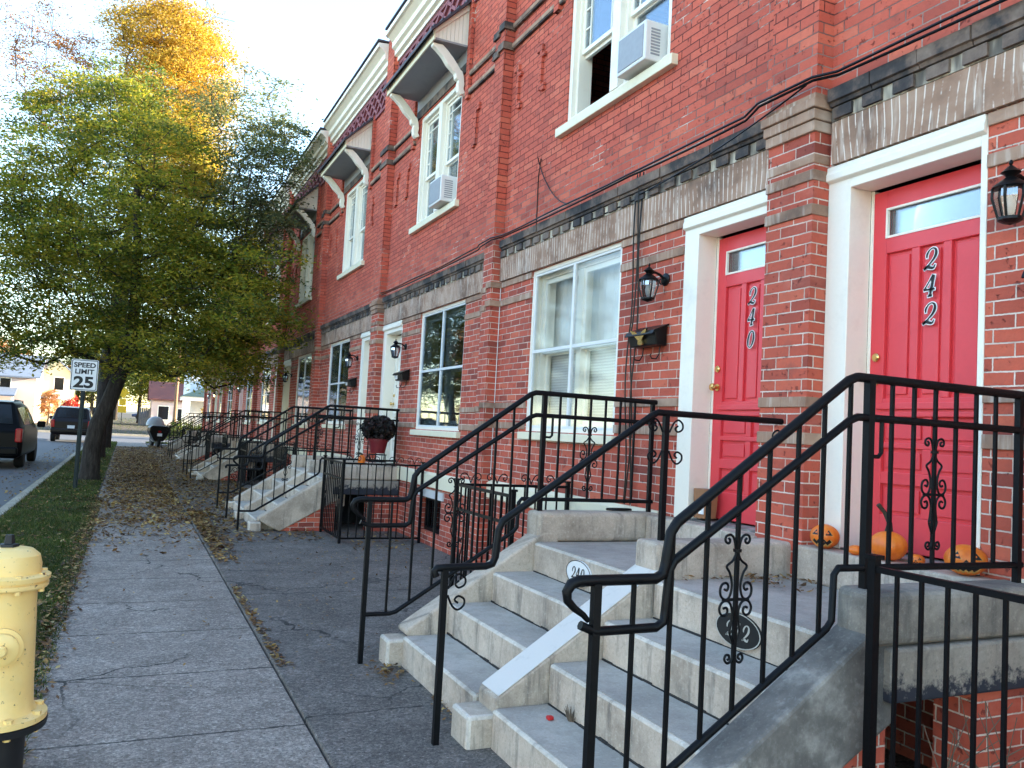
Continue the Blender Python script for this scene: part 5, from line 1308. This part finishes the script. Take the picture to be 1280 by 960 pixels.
def skeleton_mb(nodes, par, rad, rmin=0, trunk_n=0, trunk_r=None):
    mb = MB()
    rad = rad.copy()
    if trunk_r is not None: rad[:trunk_n] = np.maximum(rad[:trunk_n], trunk_r)
    child = {}
    for i in range(1, len(nodes)): child.setdefault(par[i], []).append(i)
    done = set()
    starts = [0]
    while starts:
        s = starts.pop(); chain = [par[s], s] if s > 0 else [0]
        cur = s
        while cur in child:
            cs = sorted(child[cur], key=lambda c: -rad[c]); nx = cs[0]; starts += cs[1:]; chain.append(nx); cur = nx
        if len(chain) < 2: continue
        rr = [min(rad[c], rad[chain[1]] * 1.02) if q == 0 and s > 0 else rad[c] for q, c in enumerate(chain)]
        mb.tube([nodes[c] for c in chain], [float(x) for x in rr], 10 if rr[0] > .09 else (6 if rr[0] > .03 else 4), cap=False)
    return mb
def blob_pts(blobs, n, rng):
    vol = np.array([b[2] * b[1][0] * b[1][1] * b[1][2] for b in blobs]); out = []
    for b, k in zip(blobs, rng.multinomial(n, vol / vol.sum())):
        u = rng.normal(size=(k, 3)); u /= np.linalg.norm(u, axis=1)[:, None]
        u *= (rng.uniform(0.12, 1, k) ** (1 / 2.2))[:, None]
        out.append(np.array(b[0]) + u * np.array(b[1]))
    return np.concatenate(out)
def make_tree(name, label, trunk, trunk_r, groups, seed, group='trees along the street', rtip=.006, xmax=None, bare=0):
    """groups: list of (blobs, clusters, leaves per cluster, leaf size, cluster radius, material)"""
    r = np.random.default_rng(seed); base = np.array(trunk[0])
    t = thing(name, label, 'tree', tuple(base), 0, group)
    cs = [blob_pts(g[0], g[1], r) for g in groups]
    if xmax is not None: cs = [c[c[:, 0] < xmax] for c in cs]
    allc = np.concatenate(cs)
    if bare:
        tips = blob_pts(groups[0][0], bare, r); tips = tips + (tips - np.array(groups[0][0][0][0])) * .28; allc = np.concatenate([allc, tips])
    nodes, par, rad = grow(trunk, allc, r, rtip)
    nodes = [n_ - base for n_ in nodes]
    mb = skeleton_mb(nodes, par, rad, 0, len(trunk), np.array(trunk_r)); 
    obj('trunk', mb, 'bark', t, smooth=80)
    for c, g in zip(cs, groups):
        n = g[2]; c = c - base
        k = np.repeat(np.arange(len(c)), n); d = r.normal(0, 1, (len(k), 3)); cr = g[4] * r.uniform(.6, 1.3, len(c))
        dr = c - c.mean(0); dr[:, 2] *= .3; dr /= np.linalg.norm(dr, axis=1)[:, None] + 1e-6
        d = d * np.array([.62, .62, .17]); d[:, 2] -= .28 * (d * dr[k]).sum(1)      # flat sprays that droop outwards
        p = c[k] + d * cr[k][:, None]
        # hang leaves in sprays below the twig
        q = leafquads(p, g[3], r, .40)
        q = p[:, None] + (q - p[:, None]) * np.array([1, 1, .62])
        if xmax is not None: q = q[q[:, :, 0].max(1) + base[0] < xmax + .12]
        link('crown', quads_mesh('crown', q, g[5]), t)
    return t
AB = [((-.7, 20.4, 6.1), (2.5, 2.6, 3.1), .9), ((-3.0, 20.2, 4.6), (1.7, 2.0, 2.0), 1.1), ((1.4, 19.6, 4.4), (1.7, 2.0, 1.6), 1.1), ((.3, 19.8, 3.0), (2.1, 1.8, .75), 1.7), ((2.3, 18.2, 3.4), (1.0, 1.6, .75), 1.2), ((-2.6, 20.0, 2.9), (1.8, 1.5, .7), 1.4), ((2.5, 17.6, 4.7), (.8, 1.0, .7), .7), ((2.6, 17.2, 3.5), (.7, .9, .45), .8), ((2.2, 21.6, 2.9), (1.1, 1.9, .75), 1.8), ((2.4, 23.0, 4.2), (.9, 1.8, 1.2), 1.0)]
TA = [(-.66, 20.2, -.1), (-.66, 20.2, .15), (-.65, 20.2, .7), (-.58, 20.2, 1.2), (-.40, 20.2, 1.7), (-.20, 20.2, 2.4), (-.06, 20.25, 3.2), (-.05, 20.3, 4.2), (-.10, 20.3, 5.4), (-.2, 20.3, 6.6)]
make_tree('street_tree', 'leaning green street tree behind the speed limit sign, nearest the camera', TA, [.27, .20, .18, .175, .165, .15, .13, .11, .09, .06],
  [(AB, 540, 125, .056, .46, 'leaf_green'), (AB, 330, 125, .056, .44, 'leaf_olive'), (AB, 200, 120, .054, .44, 'leaf_deep'),
   ([((1.9, 20.8, 6.0), (1.3, 1.5, 1.5), 1), ((2.4, 19.5, 5.6), (.8, 1.2, 1.0), 1), ((2.45, 18.4, 6.9), (.85, 1.3, 1.5), 1.5), ((1.9, 19.2, 8.2), (1.2, 1.4, 1.1), 1.0)], 300, 100, .048, .40, 'leaf_blue'),
   ([((-.6, 20.5, 8.3), (1.5, 1.6, 1.1), 1)], 70, 110, .052, .42, 'leaf_deep'),
   ([((.9, 20.6, 7.4), (1.2, 1.3, .9), 1)], 34, 110, .052, .42, 'leaf_yellow')], 5, xmax=3.35, rtip=.0075)
TB = [(-.78, 29.9, -.1), (-.78, 29.9, .2), (-.78, 29.9, 1.5), (-.75, 29.9, 3.2), (-.6, 29.9, 5.2), (-.4, 30, 7.5), (-.2, 30, 9.5), (0, 30, 11.5)]
make_tree('street_tree', 'tall street tree with sunlit golden top and thin orange branches', TB, [.26, .21, .19, .18, .16, .13, .10, .07],
  [([((.8, 30, 12.4), (1.9, 2.2, 3.0), 1.2), ((1.3, 29.6, 10.0), (.9, 1.4, 1.5), .9), ((.1, 30, 14.2), (1.8, 1.9, 1.9), 1.0)], 600, 130, .060, .52, 'leaf_yellow'), ([((.6, 30, 9.6), (1.9, 2.0, 1.6), 1)], 130, 110, .060, .5, 'leaf_olive'),
   ([((-3.2, 30, 12.4), (1.9, 2.0, 2.0), 1.0), ((-2.6, 30, 10.0), (1.5, 1.6, 1.2), .6)], 170, 70, .052, .46, 'leaf_orange'),
   ([((-.5, 30, 7.0), (3.0, 2.6, 2.6), 1.0), ((2.3, 29.8, 7.2), (1.5, 2.0, 2.3), 1.0)], 420, 54, .075, .5, 'leaf_dark')], 8, rtip=.0075, bare=150)
TC = [(-.78, 37.9, -.1), (-.78, 37.9, .2), (-.75, 37.9, 1.8), (-.7, 37.9, 3.5), (-.5, 38, 6), (-.3, 38, 8.5)]
make_tree('street_tree', 'darker street tree, last of the three trunks in line along the verge', TC, [.28, .24, .22, .2, .15, .09],
  [([((-.3, 38, 7.0), (3.6, 3.2, 3.2), 1.0), ((-1.0, 37.5, 4.2), (3.0, 2.5, 1.3), 1.0), ((1.6, 37.5, 5.2), (2.0, 2.5, 2.4), 1.0)], 520, 50, .085, .55, 'leaf_dark'),
   ([((2.8, 38, 9.0), (1.8, 2, 2.5), 1.0)], 110, 40, .085, .5, 'leaf_blue')], 12, rtip=.0075)
# background trees: three built, the others copies turned and scaled
BG = []
for i, (lab, groups, h) in enumerate([
   ('dark', [([((0, 0, 5.5), (3.4, 3.2, 3.6), 1), ((1.2, .5, 3.4), (2.6, 2.4, 1.6), 1)], 260, 46, .15, .7, 'leaf_dark')], 7),
   ('autumn', [([((0, 0, 5.0), (3.0, 3.0, 3.4), 1), ((-.8, .4, 7.0), (2.0, 2.0, 2.0), 1)], 220, 46, .15, .7, 'leaf_orange')], 7),
   ('green', [([((0, 0, 5.2), (3.2, 3.0, 3.6), 1), ((-1.2, 0, 3.6), (2.4, 2.2, 1.4), 1)], 240, 46, .15, .7, 'leaf_green')], 7)]):
    BG.append((lab, groups))
spots = [(0, (3.5, 112), 1.0, 'dark leafy tree behind the parked blue sedan'), (0, (-3.5, 98), 1.05, 'dark leafy tree behind the yellow sign stack, left one'), (2, (1.2, 108), 1.2, 'broad green tree behind the yellow sign stack'), (1, (-6.3, 83), .36, 'small orange tree between the yellow house and the parked SUV'),
         (2, (-13.5, 72), 1.15, 'green tree in front of the pink house at the left edge'), (0, (9.5, 104), 1.25, 'dark tree rising behind the white porch'), (2, (14, 96), 1.3, 'green tree behind the porch roof, rightmost'), (1, (-5.2, 104), .8, 'orange tree farther back, right of the yellow house'), (0, (-1.5, 122), 1.3, 'dark tree in the far background between the trunks'), (2, (6, 128), 1.4, 'tall far green tree beyond the sedan'),
         (0, (-22, 110), 1.4, 'tall dark tree far behind the peach house'), (1, (-14, 120), 1.1, 'far orange tree behind the pink house roof')]
proto = {}
for i, (kd, (x, y), sc, lab) in enumerate(spots):
    if kd not in proto:
        t = make_tree('background_tree', lab, [(0, 0, -.1), (0, 0, .3), (.05, 0, 1.5), (0, .05, 3), (.1, 0, 5)], [.26, .2, .17, .14, .09], BG[kd][1], 40 + kd, group='trees beyond the cross street', rtip=.01); proto[kd] = t
    else: t = copytree(proto[kd]); t['label'] = lab
    t.location = (x, y, gz(y)); t.scale = (sc,) * 3; t.rotation_euler = (0, 0, i * 1.7)
# clipped hedge by the porch
t = thing('hedge', 'low rounded green hedge in front of the white porch', 'hedge', (3.3, 58, -.14))
c = blob_pts([((0, 0, .5), (1.3, 1.1, .75), 1), ((1.5, .8, .45), (1.2, 1.0, .65), 1)], 260, np.random.default_rng(3)); k_ = np.repeat(np.arange(len(c)), 30)
link('foliage', quads_mesh('foliage', leafquads(c[k_] + rng.normal(0, .14, (len(k_), 3)), .06, rng), 'leaf_dark'), t)
mb = MB(); [mb.tube([(.2 * i - .3, .1 * i, 0), (.3 * i - .4, .15 * i, .6)], .02, 5) for i in range(6)]; obj('stem', mb, 'bark', t)

# ------------------------------------------------------------------ buildings beyond
def gable_house(name, label, loc, w, d, h, rh, wall, roof, axis='x', porch=None, wins=(), rz=0):
    t = thing(name, label, 'house', loc, rz, 'houses beyond the cross street')
    mb = MB(); mb.box(-w / 2, w / 2, 0, d, 0, h)
    if axis == 'y': mb.prism([(-w / 2, h), (w / 2, h), (0, h + rh)], 'y', 0.0, d)
    else: mb.prism([(0, h), (d, h), (d / 2, h + rh)], 'x', -w / 2, w / 2)
    obj('wall', mb, wall, t)
    mb = MB(); o_ = .35
    if axis == 'y':
        for s_ in (-1, 1): mb.prism([(s_ * (w / 2 + o_), h - o_ * rh / (w / 2)), (0, h + rh), (0, h + rh + .14), (s_ * (w / 2 + o_), h + .14 - o_ * rh / (w / 2))], 'y', -o_, d + o_)
    else:
        for s_ in (0, 1):
            e = -o_ if s_ == 0 else d + o_; mb.prism([(e, h - o_ * rh / (d / 2)), (d / 2, h + rh), (d / 2, h + rh + .14), (e, h + .14 - o_ * rh / (d / 2))], 'x', -w / 2 - o_, w / 2 + o_)
    obj('roof', mb, roof, t)
    for (x, z, ww, hh) in wins:
        mb = MB(); frame(mb, 0, 1, 0, 1, .1, -.0, .0); mb = MB(); 
        for a in ((x - ww / 2 - .08, x - ww / 2), (x + ww / 2, x + ww / 2 + .08)): mb.box(a[0], a[1], -.05, .02, z - .08, z + hh + .08)
        mb.box(x - ww / 2, x + ww / 2, -.05, .02, z - .08, z); mb.box(x - ww / 2, x + ww / 2, -.05, .02, z + hh, z + hh + .08)
        wo = obj('window', mb, 'white_paint', t); mb = MB(); mb.box(x - ww / 2, x + ww / 2, -.015, -.005, z, z + hh); obj('pane', mb, 'car_glass', wo)
    if porch:
        px0, px1, pd, ph, pm = porch
        mb = MB(); mb.prism([(-pd - .3, ph), (.0, ph + .7), (.0, ph + .82), (-pd - .3, ph + .12)], 'x', px0 - .2, px1 + .2); pr_ = obj('porch_roof', mb, pm, t)
        n_ = 3
        for i in range(n_):
            x = px0 + (px1 - px0) * i / (n_ - 1); mb = MB(); mb.box(x - .09, x + .09, -pd, -pd + .18, 0, ph); obj('post', mb, 'white_paint', pr_)
        mb = MB(); mb.box(px0, px1, -pd, 0, 0, .4); obj('porch_floor', mb, 'concrete', t)
    return t
gable_house('house', 'peach house cut by the left edge of the photo', (-16.6, 88, gz(88)), 7.6, 9, 6.2, 2.6, 'siding_peach', 'roof_grey', 'y', None, ((-1.5, 1.2, 1, 1.6), (1.8, 1.2, 1, 1.6), (1.8, 4.0, 1, 1.5)))
gable_house('house', 'pink house with a blue-grey roof and a small porch at far left', (-9.9, 86, gz(86)), 4.4, 8, 4.2, 2.0, 'siding_pink', 'roof_grey', 'x', (-2.0, .6, 1.6, 2.3, 'roof_grey'), ((-.2, 2.9, .8, 1.0), (-1.2, .6, .9, 1.4)))
gable_house('house', 'pale yellow house right of the pink house at far left', (-6.9, 92, gz(92)), 3.6, 8, 4.8, 1.6, 'siding_yellow', 'roof_grey', 'y', (.2, 1.6, 1.3, 2.2, 'siding_white'), ((-.8, 1.0, .8, 1.4), (.6, 3.2, .8, 1.2)))
gable_house('house', 'small pale house with a red roof beyond the hedge', (4.3, 96, gz(96)), 4.2, 7, 3.0, 1.8, 'siding_pink', 'roof_red', 'x', None, ((-.9, .8, 1.0, 1.4), (.9, .8, .8, 1.2)))
t = gable_house('house', 'white house whose porch with a teal roof shows past the end of the row', (9.4, 68, gz(68)), 10.4, 9, 5.4, 2.6, 'siding_white', 'roof_teal', 'x', None, ((-3.6, 1.2, 1.0, 1.6), (-1.2, 3.6, 1, 1.4)))
mb = MB(); mb.prism([(-6.0, 3.05), (-.4, 3.05), (-.4, 4.9), (-1.8, 4.9)], 'y', -2.6, .0); pr_ = obj('porch_roof', mb, 'roof_teal', t)
mb = MB(); mb.box(-5.9, -.4, -2.5, .0, 2.75, 3.045); obj('porch_beam', mb, 'white_paint', pr_)
for x in (-5.55, -2.9, -.6):
    mb = MB(); mb.box(x - .26, x + .26, -2.45, -1.95, .5, 2.75); obj('porch_column', mb, 'white_paint', pr_)
mb = MB(); mb.box(-5.9, -.4, -2.5, .0, .0, .5); obj('porch_floor', mb, 'concrete', t)
t = thing('autumn_wreath', 'yellow and orange wreath hanging in the white porch', 'wreath', (5.35, 65.6, 1.9))
c = np.stack([.35 * np.cos(np.linspace(0, 6.28, 300)), np.zeros(300), .35 * np.sin(np.linspace(0, 6.28, 300))], 1) + rng.normal(0, .06, (300, 3)); link('leaves', quads_mesh('leaves', leafquads(c, .07, rng), 'leaf_yellow'), t)
t = thing('wooden_fence', 'grey board fence beside the red roofed house', 'fence', (2.2, 97, gz(97)))
mb = MB(); [mb.box(-1.1 + .2 * i, -.92 + .2 * i, -.02, .02, 0, 1.9 + .04 * (i % 2)) for i in range(11)]; obj('boards', mb, 'wood_fence', t)
for x in (-1.1, 0, 1.1):
    mb = MB(); mb.box(x - .06, x + .06, .02, .14, 0, 2.0); obj('post', mb, 'wood_fence', t)
t = thing('utility_pole', 'brown wooden utility pole left of the white porch', 'pole', (3.80, 80, gz(80)))
mb = MB(); mb.lathe([(0, 0), (.16, 0), (.12, 9), (0, 9)], n=12); obj('shaft', mb, 'wood_pole', t, smooth=30); mb = MB(); mb.box(-1.2, 1.2, -.06, .06, 8.2, 8.35); obj('crossarm', mb, 'wood_pole', t)
# yellow warning signs
t = thing('warning_sign', 'stack of yellow warning signs on one post beyond the cross street', 'road sign', (-.62, 100, gz(100)))
mb = MB(); mb.sq((0, .04, 0), (0, .04, 3.9), .07); obj('post', mb, 'galv', t)
mb = MB(); mb.prism([(-.62, 3.45), (0, 2.83), (.62, 3.45), (0, 4.07)], 'y', -.03, -.01); obj('sign_plate', mb, 'sign_yellow', t)
for z0, z1, w_ in ((2.05, 2.75, .34), (1.25, 1.98, .42)):
    mb = MB(); mb.box(-w_, w_, -.03, -.01, z0, z1); obj('sign_plate', mb, 'sign_yellow', t)
t = thing('red_shrub', 'small bright red shrub showing above the roof of the parked SUV', 'shrub', (-3.45, 62, gz(62)))
c = blob_pts([((0, 0, 1.7), (.45, .45, .75), 1)], 60, np.random.default_rng(31)); k_ = np.repeat(np.arange(len(c)), 26)
link('crown', quads_mesh('crown', leafquads(c[k_] + rng.normal(0, .1, (len(k_), 3)), .07, rng), 'leaf_red'), t)
mb = MB(); mb.tube([(0, 0, 0), (.03, 0, .8), (0, 0, 1.7)], [.05, .04, .02], 6); obj('trunk', mb, 'bark', t)

# ------------------------------------------------------------------ across the street (seen in the window panes)
for i, (y, w_, wl, rf) in enumerate([(-6, 9, 'siding_white', 'roof_grey'), (6, 9, 'siding_yellow', 'roof_red'), (18, 9, 'siding_peach', 'roof_grey'), (30, 9, 'siding_white', 'roof_teal')]):
    h = gable_house('house', ['white house across the street behind the camera', 'yellow house across the street opposite the red doors', 'peach house across the street opposite the chrysanthemum landing', 'white house with teal roof across the street opposite the third stoop'][i], (-17.5, y, -.1), w_, 8, 4.6, 2.6, wl, rf, 'x', None, ((-2.6, .9, 1.1, 1.6), (0, .9, 1.1, 1.6), (2.6, .9, 1.1, 1.6), (-1.8, 3.0, 1, 1.3), (1.8, 3.0, 1, 1.3)), rz=R(90))
    h['group'] = 'houses across the street'
for i, (y, kd) in enumerate(((1, 1), (12, 2), (46, 1))):
    t = copytree(proto[kd]); t.location = (-12.3, y, -.02); t.scale = (.9,) * 3; t.rotation_euler = (0, 0, i * 2.1); t['group'] = 'trees across the street'
    t['label'] = ['orange tree across the street near the camera', 'green tree across the street, middle one', 'orange tree across the street farther up'][i]

# ------------------------------------------------------------------ light, sky, camera
AZ, EL = R(97), R(11)
w = bpy.data.worlds.new('World'); scene.world = w; w.use_nodes = True; nt = w.node_tree; nt.nodes.clear()
sk = nt.nodes.new('ShaderNodeTexSky'); sk.sky_type = 'NISHITA'; sk.sun_disc = False; sk.sun_elevation = EL; sk.sun_rotation = AZ; sk.altitude = 100; sk.air_density = 1.0; sk.dust_density = .5; sk.ozone_density = 1.4
bg = nt.nodes.new('ShaderNodeBackground'); bg.inputs[1].default_value = .15; ow = nt.nodes.new('ShaderNodeOutputWorld')
nt.links.new(sk.outputs[0], bg.inputs[0]); nt.links.new(bg.outputs[0], ow.inputs[0])
sun = bpy.data.lights.new('sun', 'SUN'); sun.energy = 4.0; sun.angle = R(.6); sun.color = (1, .86, .66); so = bpy.data.objects.new('sun', sun); COL.objects.link(so)
sd = Vector((math.sin(AZ) * math.cos(EL), math.cos(AZ) * math.cos(EL), math.sin(EL))); so.rotation_euler = sd.to_track_quat('Z', 'Y').to_euler(); so.location = (20, 0, 30)
cam = bpy.data.cameras.new('camera'); co = bpy.data.objects.new('camera', cam); COL.objects.link(co); scene.camera = co
yaw, pitch, roll = .430, .059, .054
cy_, sy_ = math.cos(yaw), math.sin(yaw); cp, sp_ = math.cos(pitch), math.sin(pitch)
fw = Vector((sy_ * cp, cy_ * cp, sp_)); rt = Vector((cy_, -sy_, 0)); up = rt.cross(fw)
r2 = math.cos(roll) * rt + math.sin(roll) * up; u2 = math.cos(roll) * up - math.sin(roll) * rt
co.matrix_world = Matrix(((r2.x, u2.x, -fw.x, 0), (r2.y, u2.y, -fw.y, 0), (r2.z, u2.z, -fw.z, 1.5), (0, 0, 0, 1)))
cam.sensor_width = 36; cam.lens = 36 * 1038.9 / 1280; cam.clip_start = .05; cam.clip_end = 3000
scene.view_settings.view_transform = 'Standard'; scene.view_settings.look = 'None'; scene.view_settings.exposure = 2.92; scene.view_settings.gamma = 1
try:
    scene.cycles.max_bounces = 6; scene.cycles.transparent_max_bounces = 12; scene.cycles.use_denoising = True
except Exception: pass
